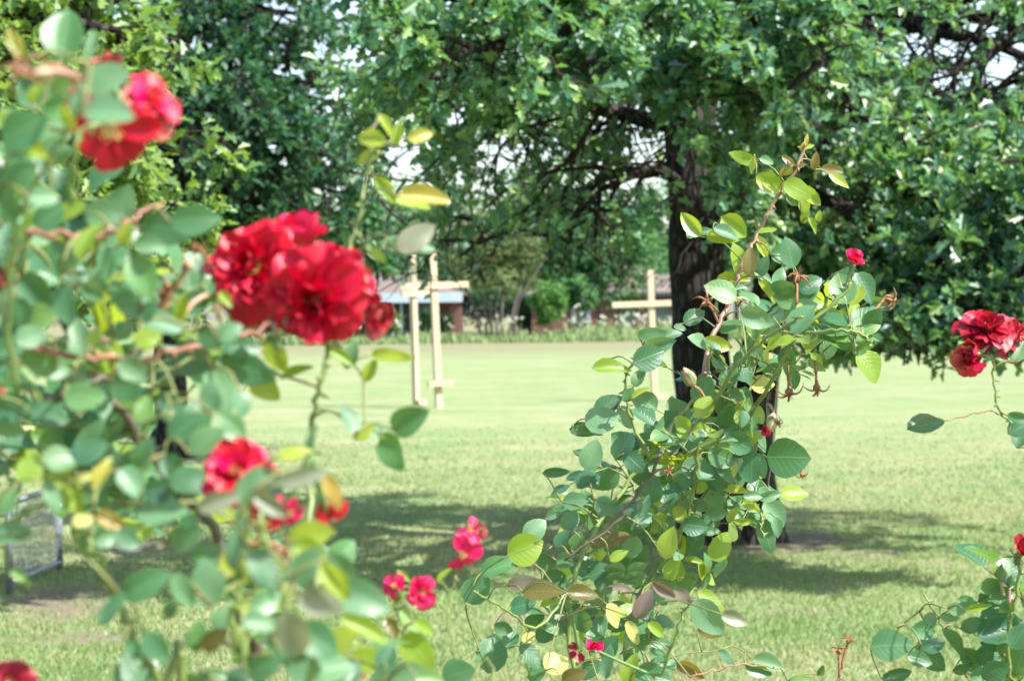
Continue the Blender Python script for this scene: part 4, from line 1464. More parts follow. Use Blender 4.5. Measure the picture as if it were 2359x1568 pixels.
    def bud(self, x, y, L, d, ang, stem_to, kind='hip', w=0.42):
        d = d * self.k
        c = P(x, y, d)
        th = R(ang)
        ax = nrm(math.cos(th) * C_R + math.sin(th) * C_U + 0.2 * C_B)
        S = L / FPX * d
        mb = MB()
        a = self.pt(*stem_to) if stem_to else self.near(c)
        b = c - ax * S / 2
        mb.tube(smooth_path([a, (a + b) / 2 + np.array((0, 0, .003)), b], 7), np.linspace(0.0022, 0.0018, 7), 6, 0)
        prof = [(0, .12), (.12, .30), (.3, w), (.52, w * .95), (.72, w * .7), (.9, w * .35), (1, .04)]
        mb.tube([b + ax * S * t for t, _ in prof], [S * q * .5 for _, q in prof], 9, 1)
        X = nrm(np.cross(ax, C_B))
        Y = np.cross(ax, X)
        for k in range(5):
            f = 2 * math.pi * k / 5
            rd = math.cos(f) * X + math.sin(f) * Y
            sd = -math.sin(f) * X + math.cos(f) * Y
            p0, p1, p2 = b + ax * S * .18 + rd * S * w * .45, b + ax * S * .55 + rd * S * w * .56, b + ax * S * .95 + rd * S * w * .30
            mb.add([p0 - sd * S * .10, p0 + sd * S * .10, p1 + sd * S * .09, p1 - sd * S * .09, p2], [(0, 1, 2, 3), (3, 2, 4)], 2)
        mb.build('rose_bud', [M['cane_pink'], M[kind], M['sepal']], self.o, smooth=True)

    def done(self):
        if self.spill:
            groups = {}
            for b, F, var, kind in self.spill:
                groups.setdefault(kind, []).append((b, F, var))
            mats = sorted(groups)
            co, loops, starts, uvs, mi, rn = [], [], [], [], [], []
            for ki, k in enumerate(mats):
                for b, F, var in groups[k]:
                    v, f, uv = ROSE_T[var]
                    base = sum(len(q) for q in co)
                    co.append(v @ F.T + b - np.array(WM[self.o.name].translation))
                    uvs.append(uv)
                    rn.append(np.full(len(v), self.r.random()))
                    for q in f:
                        starts.append(len(loops))
                        loops += [i + base for i in q]
                        mi.append(ki)
            me = mesh_arrays('foliage', np.vstack(co), loops, starts, None, uv=np.vstack(uvs), rnd=np.concatenate(rn))
            for k in mats:
                me.materials.append(M[k])
            me.polygons.foreach_set('material_index', mi)
            link('foliage', me, self.o, WM[self.o.name], kind='stuff')


FULL = [(7, 82, 1.0, 1.0, (0, 3)), (7, 64, .92, 1.0, (0, 1)), (6, 44, .76, 1.0, (1, 2)), (5, 26, .55, .95, (2, 4))]
OPEN = [(6, 84, 1.0, 1.0, (0, 3)), (6, 62, .88, 1.0, (0, 1)), (4, 38, .6, .9, (1, 2))]
RAGGED = [(6, 95, 1.0, .9, (3, 0)), (5, 70, .85, .8, (3, 1)), (3, 45, .6, .8, (1, 2))]
CUP = [(6, 42, 1.0, .95, (2, 1)), (5, 26, .9, .95, (2, 4)), (3, 14, .7, .8, (4,))]
FEW = [(5, 86, 1.0, .8, (0, 3, 1))]
Z1, Z4, Z5, Z6, Z3, Z7, Z8, Z9, ZL = (.34, 0, 0), (.34, 0, 472), (.34, 755, 472), (.34, 1557, 472), (.34, 1557, 0), (.3683, 0, 991), (.3683, 755, 991), (.3683, 1557, 991), (.301, 1321, 755)


def table(bush, z, d, text, jit=0.06, stalk=True):
    s, ox, oy = z
    for ln in text.split(';'):
        w = ln.split()
        if not w:
            continue
        x, y, L, a = (float(q) for q in w[:4])
        k = w[4] if len(w) > 4 else 'g'
        wd = float(w[5]) if len(w) > 5 else 1.0
        dd = float(w[6]) if len(w) > 6 else d
        bush.leaf(ox + s * x, oy + s * y, s * L, a, dd + bush.r.uniform(-jit, jit), k, wd, stalk=stalk)


# ---- near rose bush ---------------------------------------------------------------------------
gx = P(250, 784, 1.9)[0]
A = Bush('large near rose bush with blown red roses filling one side of the view', (gx * 0.79, 1.48, 0), 101, 0.79, 1.06)
A.cane([(420, 1700, 1.75), (380, 1600, 1.74), (338, 1518, 1.72), (290, 1430, 1.71), (258, 1350, 1.70), (218, 1270, 1.69), (200, 1215, 1.69)], 0.0042, 'cane_green', to_ground=True)
A.cane([(600, 1750, 2.0), (560, 1450, 2.0), (500, 1230, 2.0), (400, 1110, 1.98), (360, 1065, 1.98), (300, 975, 1.96), (245, 905, 1.95), (180, 800, 1.93), (90, 640, 1.9)], 0.0055, 'cane_dark', to_ground=True)
A.cane([(20, 960, 1.80), (120, 925, 1.80), (220, 880, 1.81), (290, 835, 1.82), (350, 780, 1.84)], 0.0038, 'cane_dark')
A.cane([(60, 800, 1.72), (150, 815, 1.72), (250, 822, 1.73), (335, 828, 1.74), (440, 798, 1.76), (540, 776, 1.78), (620, 752, 1.80), (690, 716, 1.80)], 0.0028, 'cane_brown')
A.cane([(60, 530, 1.70), (130, 542, 1.70), (210, 542, 1.71), (300, 508, 1.73), (375, 468, 1.76)], 0.0024, 'cane_brown')
A.cane([(700, 1650, 1.9), (712, 1200, 1.95), (715, 1050, 2.0), (728, 930, 2.0), (752, 830, 2.0), (790, 690, 2.02), (812, 560, 2.03), (832, 470, 2.04), (850, 390, 2.05), (846, 310, 2.05)], 0.0030, 'cane_green', to_ground=True)
A.cane([(40, 900, 1.6), (20, 700, 1.58), (40, 500, 1.55), (110, 380, 1.52), (170, 260, 1.50), (200, 170, 1.5)], 0.0022, 'cane_green')
A.cane([(160, 470, 1.56), (180, 330, 1.54), (235, 280, 1.55), (300, 270, 1.6)], 0.0022, 'cane_green')
A.cane([(560, 1700, 1.65), (540, 1500, 1.64), (545, 1380, 1.63), (560, 1280, 1.62), (565, 1170, 1.62), (560, 1110, 1.64)], 0.0030, 'cane_green', to_ground=True)
A.cane([(700, 1700, 1.55), (690, 1520, 1.54), (660, 1400, 1.53), (620, 1260, 1.52), (600, 1180, 1.52)], 0.0026, 'cane_green', to_ground=True)
A.cane([(900, 1720, 2.25), (905, 1560, 2.25), (915, 1460, 2.26), (925, 1390, 2.27)], 0.0020, 'cane_green', to_ground=True)
A.cane([(1130, 1700, 2.35), (1060, 1560, 2.36), (1030, 1420, 2.36), (1050, 1320, 2.37)], 0.0018, 'cane_green', to_ground=True)
A.cane([(350, 1060, 1.9), (330, 960, 1.88), (352, 900, 1.87), (400, 850, 1.86)], 0.0022, 'cane_green')
A.cane([(-60, 1250, 1.8), (60, 1180, 1.78), (130, 1140, 1.76), (180, 1120, 1.75)], 0.0028, 'cane_green')

table(A, Z1, 1.52, '''165 870 345 25 g 1.05 1.45; 235 1030 210 -22 y .8; 720 525 330 22 l .95 1.38; 740 775 330 -4 l .95 1.38; 540 660 260 78 l .6 1.34; 460 800 200 -70 y .5 1.4; 60 1230 280 60 g; 90 1010 200 110 g;
 150 1180 260 40 g .9; 300 1340 200 0 l; 20 800 160 80 y .7; 100 280 230 118 a .5 1.36; 250 620 200 60 y .6; 620 300 200 80 l .6 1.36; 30 1400 260 -60 g''')
table(A, Z4, 1.72, '''1325 100 330 6 g .85 1.78; 1130 165 370 -10 g .8 1.76; 1010 270 200 -8 l .9; 960 490 310 -62 l .95; 845 640 280 135 d .8; 650 490 180 60 l 1.1; 225 600 300 -55 d 1.05; 440 680 270 -72 d .9;
 540 890 270 100 l .8; 1095 815 270 -14 l .9; 840 845 150 30 l 1.2; 520 490 160 20 l; 610 240 290 62 y .7; 680 235 210 75 y .8; 60 260 340 82 d .9; 60 370 230 -70 l .8; 50 650 210 60 l; 95 985 290 12 l .8; 210 890 210 10 l;
 275 1085 270 -5 g; 1310 1045 300 -6 d 1.1 1.85; 1690 1115 380 -20 d .75 1.85; 1790 1235 250 -42 y .9 1.9; 1640 960 240 -5 d .9 1.9; 1500 1270 340 -68 g .95; 1875 1025 250 -62 g .8 1.9; 1720 740 240 5 l .9 1.95; 1660 820 190 -15 l 1 1.95;
 1340 1430 280 62 g; 100 1365 280 12 l 1.0; 530 1200 190 20 l .9; 565 1300 260 0 g; 850 1250 210 -30 d; 1170 1390 230 -62 d; 1250 1500 270 40 d; 60 1500 230 -30 l; 1580 1510 230 -40 g; 380 1110 210 -10 l;
 2020 1130 220 22 y .45 2.0; 1530 640 140 -50 y .7; 1240 690 210 72 y .6; 340 1420 260 -10 d; 720 390 260 -82 l .6; 850 200 170 70 y .8; 480 340 220 45 d 1; 620 590 170 -40 d; 700 620 150 30 l; 1000 720 170 60 g;
 1430 900 200 -30 g; 1560 860 180 30 l; 900 1120 220 -40 g; 1000 900 190 20 g; 260 760 230 200 g; 130 740 230 -80 g; 720 1050 200 -70 y .7; 640 900 150 70 y .8; 480 30 220 30 l; 700 60 260 0 l; 330 80 240 40 g;
 180 140 200 90 y .8; 980 1390 200 80 d; 1420 1300 210 100 l; 1640 1350 180 -80 g''')
table(A, Z5, 2.02, '''160 1010 200 68 l .7; 440 1020 310 -2 y .45; 290 1120 170 62 l .7; 90 1035 190 -32 y .6; 600 215 300 35 q .75; 560 290 330 4 l .55; 440 255 180 30 l .7; 330 330 170 -40 y .6; 145 1440 230 112 l .8; 560 1460 290 28 d .9;
 340 1530 160 -10 g; 245 1535 160 40 y .8; 420 1640 220 -50 g .9''')
table(A, (.5299, 0, 0), 2.05, '''1680 545 110 -55 y .6; 1735 575 120 80 y .55; 1610 600 150 160 y .7; 1600 680 120 215 y .6; 1830 590 120 12 a .7; 1680 830 170 -48 y .5; 1850 860 230 -4 a .55; 1800 880 180 -8 y .5; 1610 1060 90 100 l .4''')
table(A, Z7, 1.62, '''1010 495 340 5 l .85; 1160 665 260 22 l .85; 910 965 320 26 g .75; 1290 950 300 100 l .95; 1150 1005 250 -62 l .7; 1070 1110 150 62 d .8; 980 1360 230 -48 d .9; 840 1370 170 -50 d .7; 1240 1285 190 74 g 1.0; 1340 1305 210 42 o .8;
 1650 865 290 -55 l .9 1.5; 1910 845 270 60 l .9 1.48; 1670 1065 250 18 l .8 1.46; 2010 1075 300 -20 q .8 1.44; 1840 1285 350 -74 q .8 1.46; 1620 1205 210 -10 l .9 1.55; 1990 1320 300 -30 l 1 1.5; 2085 935 260 -55 y .6 1.5;
 1950 645 280 12 y .8; 1940 760 220 -30 y .9; 1560 340 280 62 l .7 1.5; 1375 445 280 18 q .6 1.48; 1690 470 260 -35 q .6 1.48; 1900 290 320 15 q .5 1.42; 2085 385 240 -65 a .6 1.45; 100 640 260 10 d .7; 40 440 180 60 d;
 700 570 230 -28 a .6; 640 255 220 60 a .5; 600 300 150 100 a .6; 380 320 260 -8 y .45; 470 440 230 -70 y .6; 800 680 180 -30 g; 660 670 150 0 d 1.2; 700 1110 240 58 d .7; 1350 1535 200 0 d .7; 1490 1545 150 30 d 1.2; 2050 1500 310 10 l;
 1750 1360 220 -60 l .9; 520 560 130 20 Y .9; 600 620 110 -60 l; 330 420 230 -65 l .6; 500 300 170 20 Y .6;  420 260 140 150 y .6; 1480 700 320 80 l .45 1.5; 1290 60 260 40 d; 1180 300 230 20 d;
 1080 240 200 -60 d; 820 330 220 -50 d; 1000 380 200 0 d; 900 150 220 70 d; 560 120 230 30 d; 380 180 230 0 d; 200 230 220 50 d; 1450 1010 200 -70 g; 1530 1180 200 -80 y .6; 1400 1180 180 50 d; 1180 560 150 -40 d; 1700 330 200 -40 d;
 1850 140 220 15 y .6; 1950 60 200 85 l .5; 1300 780 200 30 g; 1480 860 240 -50 d; 130 920 170 -35 g .5; 1900 1480 240 -10 l; 1650 1480 230 20 d; 1720 1240 200 30 l''')
table(A, Z8, 1.75, '''90 895 320 -50 l .7 1.55; 60 960 260 -60 y .7 1.55; 220 1055 330 -20 l .9 1.5; 510 1190 190 -48 l .7 2.2; 400 1235 130 -60 o .9 2.2; 610 1235 170 -30 y .7 2.2; 570 1385 290 -45 y .85 2.25; 400 155 240 -50 g .8 2.0;
 250 1430 240 10 l .9; 370 1420 180 60 l 1; 60 1330 280 40 l; 40 1480 250 -30 g; 230 1250 330 -25 y .5 1.6; 500 1530 260 15 l .9; 150 1510 200 50 d .9; 730 905 120 50 y .5 2.3; 440 1060 150 80 y .5 2.25; 480 910 110 -40 y .5 2.25;
 820 1515 210 20 d 1.1 2.3; 640 1560 180 -10 l; 340 1560 200 60 l''')
A.fill([(70, 560, 120, 200, 1.9, .14, 8), (160, 720, 170, 130, 2.0, .15, 8), (430, 700, 110, 70, 2.05, .10, 7), (110, 960, 150, 110, 2.1, .15, 7), (430, 850, 130, 60, 2.1, .12, 5), (130, 1070, 170, 70, 2.15, .12, 12),
        (360, 1110, 150, 60, 2.1, .12, 7), (620, 1450, 130, 110, 1.95, .15, 5), (780, 1530, 130, 50, 1.95, .12, 4), (640, 1330, 90, 90, 1.95, .12, 4), (60, 340, 80, 150, 1.85, .12, 4),
        (30, 800, 70, 120, 1.95, .1, 4)], 0.039, 'gggdddly')
A.fill([(150, 1900, 500, 200, 1.95, .3, 26), (600, 1850, 350, 180, 1.8, .25, 14)], 0.040, 'gd')

BIG = [(9, 88, 1.0, .80, (0, 3)), (10, 72, .95, .72, (0, 3, 1)), (10, 58, .84, .66, (1, 3)), (9, 44, .70, .62, (1, 2, 3)), (8, 30, .56, .6, (2, 4, 1)), (5, 16, .42, .6, (2, 4))]
A.flower(580, 615, 112, 1.86, (-.25, .28, 1), 'red', BIG)
A.flower(722, 695, 118, 1.80, (-.15, -.32, 1), 'red', BIG)
A.flower(690, 560, 92, 1.93, (.15, .95, .25), ('red', 'pink_red'), CUP)
A.flower(812, 668, 88, 1.90, (.9, .35, .5), ('dark_red', 'red'), OPEN)
A.flower(845, 715, 66, 1.88, (.75, -.25, .6), ('dark_red', 'wilted'), CUP)
A.flower(765, 600, 80, 1.94, (.3, .8, .5), ('red', 'dark_red'), OPEN)
A.dried(455, 575, 32, 1.85, (-.8, .1, .5), mat='dry')
A.dried(430, 610, 30, 1.83, (-.7, -.2, .6), hip='hip')
A.dried(385, 665, 46, 1.84, (-.3, -.5, .8))
A.flower(468, 610, 30, 1.86, (-1, 0, .4), 'pink_red', FEW, .4)
A.flower(255, 300, 112, 1.56, (.05, -.45, 1), ('pink_red', 'red', 'red'), [(7, 92, 1.0, .75, (3, 0)), (5, 74, .85, .65, (3, 1))], .30)
A.flower(350, 235, 76, 1.58, (.7, .5, .5), ('pink_red', 'wilted', 'red'), OPEN, .12)
A.flower(252, 165, 52, 1.60, (-.1, .9, .3), ('dark_red', 'wilted'), CUP, .1)
A.dried(45, 160, 60, 1.42, (-.4, .3, .8), mat='dry', hip='hip')
A.bud(95, 172, 62, 1.42, 15, None, 'hip', .7)
A.flower(540, 1085, 86, 1.66, (.1, .45, .9), ('red', 'pink_red'), OPEN)
A.flower(606, 1120, 60, 1.66, (.6, .1, .8), ('red', 'pink_red'), OPEN, .2)
A.flower(612, 1205, 52, 1.66, (.1, -.8, .5), 'red', FEW, .4)
A.flower(668, 1180, 36, 1.68, (.4, -.3, .8), 'pink_red', FEW, .3)
A.flower(766, 1205, 52, 1.75, (.5, -.6, .5), ('dark_red', 'red'), FEW, .55, False)
A.dried(655, 1275, 44, 1.62, (.2, -.5, .8))
A.flower(1065, 1276, 42, 2.36, (.0, -.35, .9), 'pink_red', [(5, 84, 1.0, .85, (0, 1))], .15)
A.flower(1082, 1218, 40, 2.37, (.5, .4, .6), 'pink_red', [(5, 80, 1.0, .7, (1, 0))], .5)
A.dried(1112, 1222, 22, 2.37, (.8, -.1, .6))
A.flower(908, 1348, 30, 2.27, (-.4, .3, .9), 'pink_red', FEW, .2)
A.flower(972, 1362, 42, 2.27, (.3, -.1, .9), 'pink_red', OPEN, .35)
A.flower(22, 1570, 60, 1.7, (.1, .5, .8), 'dark_red', OPEN)
A.flower(826, 1556, 26, 1.9, (.0, .8, .5), 'pink_red', CUP, .2)
A.flower(-2, 640, 26, 1.75, (.3, .1, .9), 'dark_red', FEW)
A.flower(-8, 910, 26, 1.75, (.3, .1, .9), 'red', FEW)
for x, y, L, an in ((470, 665, 30, 120), (500, 700, 26, 60), (245, 800, 40, 60), (222, 768, 36, 80), (640, 790, 42, 100)):
    A.bud(x, y, L, 1.8, an, None, 'Ybud' if False else 'sepal', .55)
A.done()

# ---- middle rose bush -------------------------------------------------------------------------
B = Bush('middle rose bush with a tall pale green shoot in front of the oak trunk', (P(1400, 784, 3.0)[0], 3.0, 0), 202, 1.0, 1.03)
B.cane([(1335, 1680, 2.95), (1310, 1480, 2.95), (1320, 1340, 2.95), (1370, 1220, 2.97), (1450, 1110, 3.0), (1545, 985, 3.02), (1620, 880, 3.06), (1642, 768, 3.10)],
       0.0036, 'cane_green', to_ground=True)
B.cane([(1620, 880, 3.06), (1642, 768, 3.10), (1690, 683, 3.13), (1710, 608, 3.14), (1741, 547, 3.15), (1781, 472, 3.16), (1830, 395, 3.16), (1857, 330, 3.16)],
       0.0036, 'cane_pink')
B.cane([(1480, 1690, 3.1), (1440, 1520, 3.1), (1470, 1380, 3.1), (1560, 1240, 3.08), (1660, 1080, 3.05), (1740, 940, 3.0), (1800, 840, 2.95), (1850, 760, 2.92), (1930, 690, 2.92), (1960, 650, 2.92)], 0.0038, 'cane_green', to_ground=True)
B.cane([(1560, 1250, 3.0), (1600, 1120, 2.98), (1610, 1000, 2.95), (1690, 850, 2.85), (1780, 770, 2.78), (1850, 730, 2.75)], 0.0032, 'cane_green')
B.cane([(1850, 770, 2.92), (1930, 760, 2.9), (1990, 770, 2.9), (2010, 800, 2.9)], 0.0024, 'cane_green')
B.cane([(1500, 1060, 3.0), (1450, 960, 3.0), (1440, 870, 3.0), (1470, 820, 3.0)], 0.0024, 'cane_green')
B.cane([(1320, 1340, 2.95), (1240, 1440, 2.9), (1160, 1400, 2.85), (1090, 1360, 2.82)], 0.0020, 'cane_green')
B.cane([(1545, 985, 3.0), (1500, 1090, 2.92), (1420, 1200, 2.9), (1300, 1290, 2.88)], 0.0026, 'cane_dark')
B.cane([(1480, 1690, 2.8), (1530, 1540, 2.78), (1560, 1450, 2.76), (1580, 1390, 2.76)], 0.0024, 'cane_green', to_ground=True)
B.cane([(1640, 1040, 3.0), (1720, 1140, 3.0), (1750, 1180, 2.98), (1760, 1240, 2.96)], 0.0018, 'cane_green')
B.cane([(1590, 1560, 2.9), (1650, 1540, 2.9), (1730, 1530, 2.9), (1790, 1540, 2.9)], 0.0012, 'cane_pink')
B.cane([(1755, 1240, 3.1), (1770, 1130, 3.1), (1786, 890, 3.12), (1795, 840, 3.1)], 0.0012, 'cane_dark')

table(B, Z3, 3.16, '''450 1070 195 162 y .6; 520 1120 120 -100 y .6; 620 1090 120 -14 l .7; 650 1250 240 -26 y .75; 830 1285 230 -24 y .85; 905 1330 215 -36 y .6; 870 1390 130 -70 y .9; 760 1090 110 138 o .7; 750 1160 95 200 a .8; 840 1120 85 10 o .7;
 945 1090 120 80 o .7; 1060 1150 150 -8 o .7; 1110 1225 165 -30 y .55; 880 1470 90 60 y .9; 970 1465 80 80 y .8; 790 1360 110 -40 l .8; 930 1530 130 -60 y .5; 870 985 90 60 a .6; 905 995 80 20 y .6; 855 1000 70 150 y .5; 885 945 80 80 a .5; 720 1170 80 240 a .6''', 0.03)
table(B, Z6, 3.12, '''100 130 210 128 y .7; 125 185 130 40 l .8; 205 180 110 10 l .7; 395 150 215 -40 y .95; 345 190 190 -20 l .7; 320 225 240 -8 y .5; 430 380 240 92 y .95; 500 380 200 85 o .7; 590 290 180 -60 y .7; 740 335 200 2 g .95; 580 420 170 60 g .8;
 595 485 165 -30 l .6; 700 490 160 70 g .8; 390 505 230 0 y .45; 415 570 150 15 l .7; 390 610 240 -8 g .6; 620 590 190 -52 y .6; 620 170 130 12 y .5; 930 510 170 -4 g .5; 1050 530 120 10 g .5; 1280 560 230 -60 d .9; 1395 675 170 -15 g .7;
 900 590 180 40 d .9; 570 690 190 25 d .8; 860 770 240 50 d .9 2.8; 550 770 250 -22 l .8 2.85; 130 755 190 32 g .8; 30 830 90 -15 l .8; 380 820 190 20 d .8; 590 880 200 -5 d .9; 280 945 220 -8 y .7; 610 1030 110 20 Y 1.1; 980 860 130 -25 g .8;
 1040 960 190 70 l .9; 1240 940 110 -15 l .7; 1310 1095 235 -58 l 1.15; 590 1215 160 10 Y 1.15; 800 1180 140 -80 d .9; 660 1120 150 40 d; 960 1050 130 -45 y .7; 720 740 160 10 g; 1000 740 190 -30 g .7; 1130 860 180 -10 l .8; 880 940 150 -60 y .6; 760 1020 170 80 d;
 480 1040 190 20 d; 360 1160 180 70 d; 480 1150 150 -60 d; 330 1350 170 90 d; 420 1300 160 -20 d; 440 1380 140 60 y .8; 560 1420 140 -60 y .9; 170 1330 140 30 g; 200 1170 120 60 g; 700 900 130 60 y .8; 830 830 180 -10 d; 1210 700 150 60 y .7; 1090 620 120 90 y .8; 940 690 150 30 y .6''', 0.05)
table(B, Z5, 3.0, '''1930 1100 270 2 y .55; 2180 1030 245 22 d 1.0; 2110 1165 150 62 d .8; 2250 950 230 15 l .7; 2330 880 150 20 d .8; 2200 870 200 10 d .6; 1900 1350 220 35 d .85; 1860 1450 240 20 l 1.1; 2020 1440 180 -50 d 1; 1740 1530 200 -5 l .7; 2040 1280 110 60 d; 2130 1270 160 30 y .4''', 0.05)
table(B, Z8, 2.96, '''1240 740 240 20 d 1.15; 930 990 210 50 l 1.1; 1080 850 260 20 g .7; 1550 440 170 10 d .9; 1430 262 170 4 d .5; 1230 950 220 12 p .6 2.75; 1345 1000 260 6 o .75 2.75; 1600 1020 210 -4 o .7 2.75; 1030 1390 260 78 d 1.0; 820 1515 210 10 d 1.1;
 1270 1410 190 -50 l .9; 1435 1455 180 30 Y 1.2 2.6; 1540 1535 170 20 o .8 2.6; 1450 1115 110 82 l .8; 1790 1160 190 -60 Y .8; 1910 1265 180 -62 Y .6; 1980 1085 210 62 p .7 2.65; 2105 1000 200 -35 p .5 2.65; 1840 980 130 -8 p .5 2.7; 1900 1490 210 82 y .8; 1930 920 140 88 l .8;
 1780 680 260 15 o .6; 1520 560 150 40 d; 1670 570 150 -60 d 1.1; 1740 475 150 -20 d 1.1; 1850 95 200 60 d; 2030 370 170 80 d 1.2; 2140 390 170 60 d; 1500 815 140 0 d; 1370 815 140 -30 d; 1560 705 150 70 d; 1670 700 150 -60 d; 1470 680 130 60 d; 1650 150 200 70 l; 1630 5 190 -5 g .5;
 2130 700 210 80 y .9; 2165 860 170 70 y .9; 1300 620 180 40 d; 1220 1090 170 20 d; 1620 310 150 40 d; 1920 200 170 -40 d; 1960 580 170 80 d; 1700 880 160 30 d; 1590 870 140 -40 d; 1420 920 160 10 d; 1730 960 170 -60 d; 1300 1190 150 50 d; 1470 1230 170 -30 d; 1590 1200 170 -80 d; 1380 1270 170 20 d;
 1260 1290 110 30 Y .8; 1680 1310 170 60 g; 1980 1290 170 10 g; 2090 1330 170 -10 g .6; 1760 1350 170 60 d; 1970 560 130 30 l; 1640 1490 170 40 d; 1310 1500 160 60 d; 2060 1250 150 -40 y .7; 1820 780 130 30 y .7; 2100 1460 260 20 d .6; 2040 1540 240 -10 l .9; 1860 1120 130 40 y .8; 1750 1440 220 85 l .6;
 1150 1300 140 60 d; 1100 1240 120 -20 d; 1410 530 110 20 l .6; 1470 640 120 80 Y .7; 1980 470 150 70 l .7''', 0.07)
table(B, Z9, 3.0, '''705 170 270 0 d 1.25; 740 392 190 4 y .8; 615 525 200 -50 l 1.0; 630 605 130 -78 l .8; 570 665 220 -68 g .75; 240 445 180 72 l .95; 470 225 220 88 d .9; 530 220 170 -70 l .7; 350 240 120 -60 Y 1.0; 400 85 220 -30 d .9; 145 240 220 -6 l .95; 300 265 170 -50 l .7;
 205 1170 270 -50 l .9 2.75; 370 1180 180 -20 q .7 2.5; 50 1035 150 -45 p .7 2.7; 225 1070 220 -40 y .6 2.8; 320 1420 140 -40 d .7; 580 1460 200 -14 l .8; 520 1500 180 -20 g .6; 90 1505 190 -30 o .8; 780 1555 160 10 g .5; 910 1500 80 70 d .8; 100 450 150 -20 g .8; 30 530 140 -60 y .8; 380 370 170 -5 y .5;
 480 480 150 -20 y .7; 120 600 170 -10 d; 220 560 150 20 d; 220 630 120 0 l .7; 120 690 170 60 d; 270 710 120 -40 l .9; 20 730 150 70 y .9; 130 820 160 -10 y .4; 20 880 130 80 y .8; 590 410 150 10 l .6; 490 410 140 0 l .6; 360 520 130 60 y .6; 430 570 130 0 y .5; 60 280 190 70 d; 200 70 200 20 d; 100 60 180 60 d; 290 170 190 -20 d; 220 1260 170 -8 o .6''', 0.06)
B.fill([(1850, 740, 140, 60, 3.0, .12, 7), (1700, 880, 150, 90, 3.14, .12, 8), (1590, 1000, 130, 90, 3.14, .13, 11), (1490, 1120, 140, 80, 3.14, .13, 8), (1390, 1250, 130, 80, 3.1, .13, 7), (1340, 1380, 90, 80, 3.08, .12, 4), (1450, 1480, 140, 70, 3.08, .13, 4),
        (1680, 1080, 70, 110, 3.12, .1, 7), (1990, 760, 50, 50, 2.98, .08, 3)], 0.036, 'dddgggyl')
B.fill([(1700, 1150, 85, 90, 3.02, .1, 6), (1500, 1300, 150, 90, 3.05, .1, 7), (1640, 1000, 110, 90, 2.98, .1, 5), (1800, 800, 110, 70, 2.95, .1, 5), (1400, 1420, 130, 80, 3.0, .1, 5)], 0.032, 'dgggyl')
B.fill([(1400, 1850, 260, 220, 3.05, .25, 22)], 0.042, 'gd')
B.flower(1965, 606, 33, 2.92, (.25, .75, .7), ('pink_red', 'red'), CUP, .1, True, (1950, 660, 2.92))
B.dried(1628, 695, 34, 3.10, (.0, .3, .9), (1655, 745, 3.1))
B.dried(1838, 640, 34, 2.95, (.3, .9, .3), (1835, 700, 2.93), curl=.3)
B.dried(2050, 690, 36, 2.95, (.8, -.6, .4), (2010, 720, 2.93), curl=.4)
B.dried(1818, 905, 34, 2.95, (.1, -.8, .7), (1815, 840, 2.95))
B.dried(1882, 895, 32, 2.95, (.1, -.7, .7), (1878, 830, 2.95))
B.bud(1587, 868, 52, 2.9, 120, (1622, 915, 2.92), 'hip', .62)
B.bud(1775, 975, 52, 2.95, 250, (1768, 930, 2.97), 'hip', .5)
B.flower(1768, 985, 20, 2.95, (-.2, -.6, .7), 'pink_red', CUP, .1, True, (1768, 930, 2.97))
B.dried(1792, 975, 20, 2.95, (.8, -.3, .6), (1768, 930, 2.97))
B.dried(1848, 1094, 18, 3.06, (.3, -.8, .5), (1842, 1050, 3.07), 'dry')
B.flower(1332, 1500, 24, 2.75, (-.3, .4, .9), ('dark_red', 'pink_red'), FEW, .3)
B.flower(1368, 1490, 24, 2.75, (.2, .5, .8), 'pink_red', CUP, .2)
B.dried(1540, 1085, 22, 2.9, (0, .2, .9))
B.dried(1700, 700, 18, 3.0, (0, .8, .5))
B.done()

# ---- far right rose bush ----------------------------------------------------------------------
Cc = Bush('small rose bush with dark red roses at the right edge over the open lawn', (P(2330, 784, 2.75)[0], 2.8, 0), 303)
Cc.cane([(2390, 1690, 2.75), (2330, 1560, 2.74), (2325, 1450, 2.73), (2340, 1390, 2.72), (2350, 1300, 2.72), (2345, 1270, 2.72)], 0.0030, 'cane_green', to_ground=True)
Cc.cane([(2560, 1500, 2.7), (2480, 1200, 2.66), (2400, 1030, 2.63), (2330, 975, 2.61), (2302, 940, 2.60), (2292, 890, 2.6), (2285, 820, 2.6)], 0.0022, 'cane_green', to_ground=True)
Cc.cane([(2320, 958, 2.61), (2285, 945, 2.6), (2240, 955, 2.6), (2182, 968, 2.6)], 0.0010, 'cane_pink', thorns=False)
Cc.cane([(2260, 1680, 2.8), (2250, 1560, 2.8), (2200, 1480, 2.8), (2160, 1420, 2.8), (2128, 1367, 2.8)], 0.0018, 'cane_green', to_ground=True)
Cc.cane([(1935, 1700, 2.9), (1936, 1600, 2.9), (1932, 1500, 2.9)], 0.0016, 'cane_pink', to_ground=True)
table(Cc, Z6, 2.6, '''1700 1480 280 16 d .7; 2320 985 170 60 d .9; 2340 1500 190 30 d .9; 2330 1440 160 -10 d .6''', 0.03)
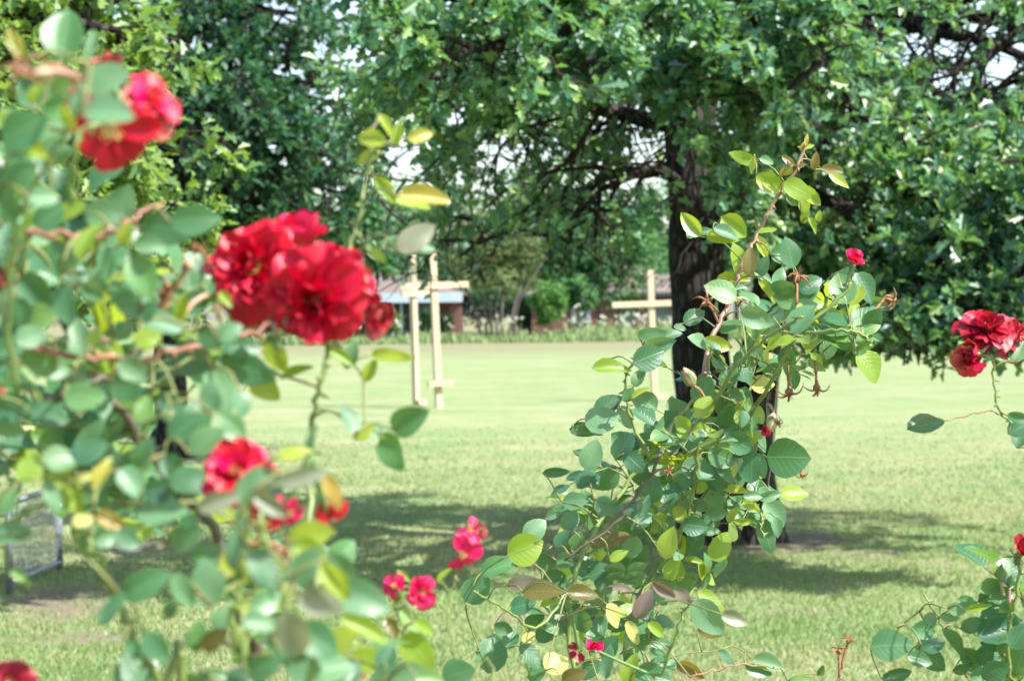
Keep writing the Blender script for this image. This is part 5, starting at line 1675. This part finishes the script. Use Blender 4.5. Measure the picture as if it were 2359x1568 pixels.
table(Cc, Z9, 2.75, '''1350 1340 245 8 d 1.1; 1385 1530 190 12 d .6; 2000 1035 210 20 d .8; 2055 1085 180 -70 g .7; 1765 1115 110 0 g 1; 1835 1075 140 -20 g .7; 1720 1170 120 2 d .6; 1865 1212 160 20 d .8; 2040 1240 310 15 d .75; 1560 1250 190 -10 d .8; 1590 1185 110 60 d; 1545 1360 150 70 g .8;
 1620 1340 140 30 d .9; 1530 1430 160 -15 d .8; 1790 1490 120 10 d .7; 1940 1400 150 70 d; 2150 1430 220 80 d; 1755 1350 270 -50 g .45; 1890 1110 150 10 y .4; 2090 1330 190 60 g; 2000 1500 180 30 g; 2080 1500 190 80 d; 1850 1430 150 -60 d; 2150 1280 180 60 d; 1930 1540 170 20 g; 2120 1560 150 -30 y .6; 1620 1440 160 -40 d;
 2170 30 170 60 d .9''', 0.05)
Cc.fill([(2270, 1500, 90, 70, 2.85, .1, 6), (2330, 1420, 50, 80, 2.82, .1, 4)], 0.038, 'ddg')
Cc.fill([(2350, 1850, 260, 220, 2.85, .2, 12)], 0.042, 'gd')
Cc.flower(2272, 755, 66, 2.60, (.05, .75, .65), ('dark_red', 'dark_red', 'red'), FULL)
Cc.flower(2248, 815, 52, 2.58, (-.6, .1, .7), ('dark_red', 'wilted', 'red'), CUP, .1)
Cc.flower(2228, 838, 44, 2.58, (-.3, -.7, .6), ('pink_red', 'wilted'), OPEN, .25)
Cc.flower(2342, 778, 58, 2.62, (.7, .2, .6), ('dark_red', 'dark_red', 'red'), OPEN, .1)
Cc.flower(2348, 1272, 48, 2.72, (.35, .55, .6), ('wilted', 'dark_red'), CUP)
Cc.bud(2306, 1318, 42, 2.72, 88, (2312, 1372, 2.72), 'sepal', .5)
Cc.bud(2328, 1338, 30, 2.72, 85, (2325, 1390, 2.72), 'sepal', .5)
Cc.dried(1955, 1474, 22, 2.9, (.2, .9, .3), (1938, 1540, 2.9), curl=-.4)
Cc.dried(1932, 1497, 24, 2.9, (-.2, .9, .3), (1934, 1560, 2.9), curl=-.4)
Cc.done()

print('objects', len(bpy.data.objects))
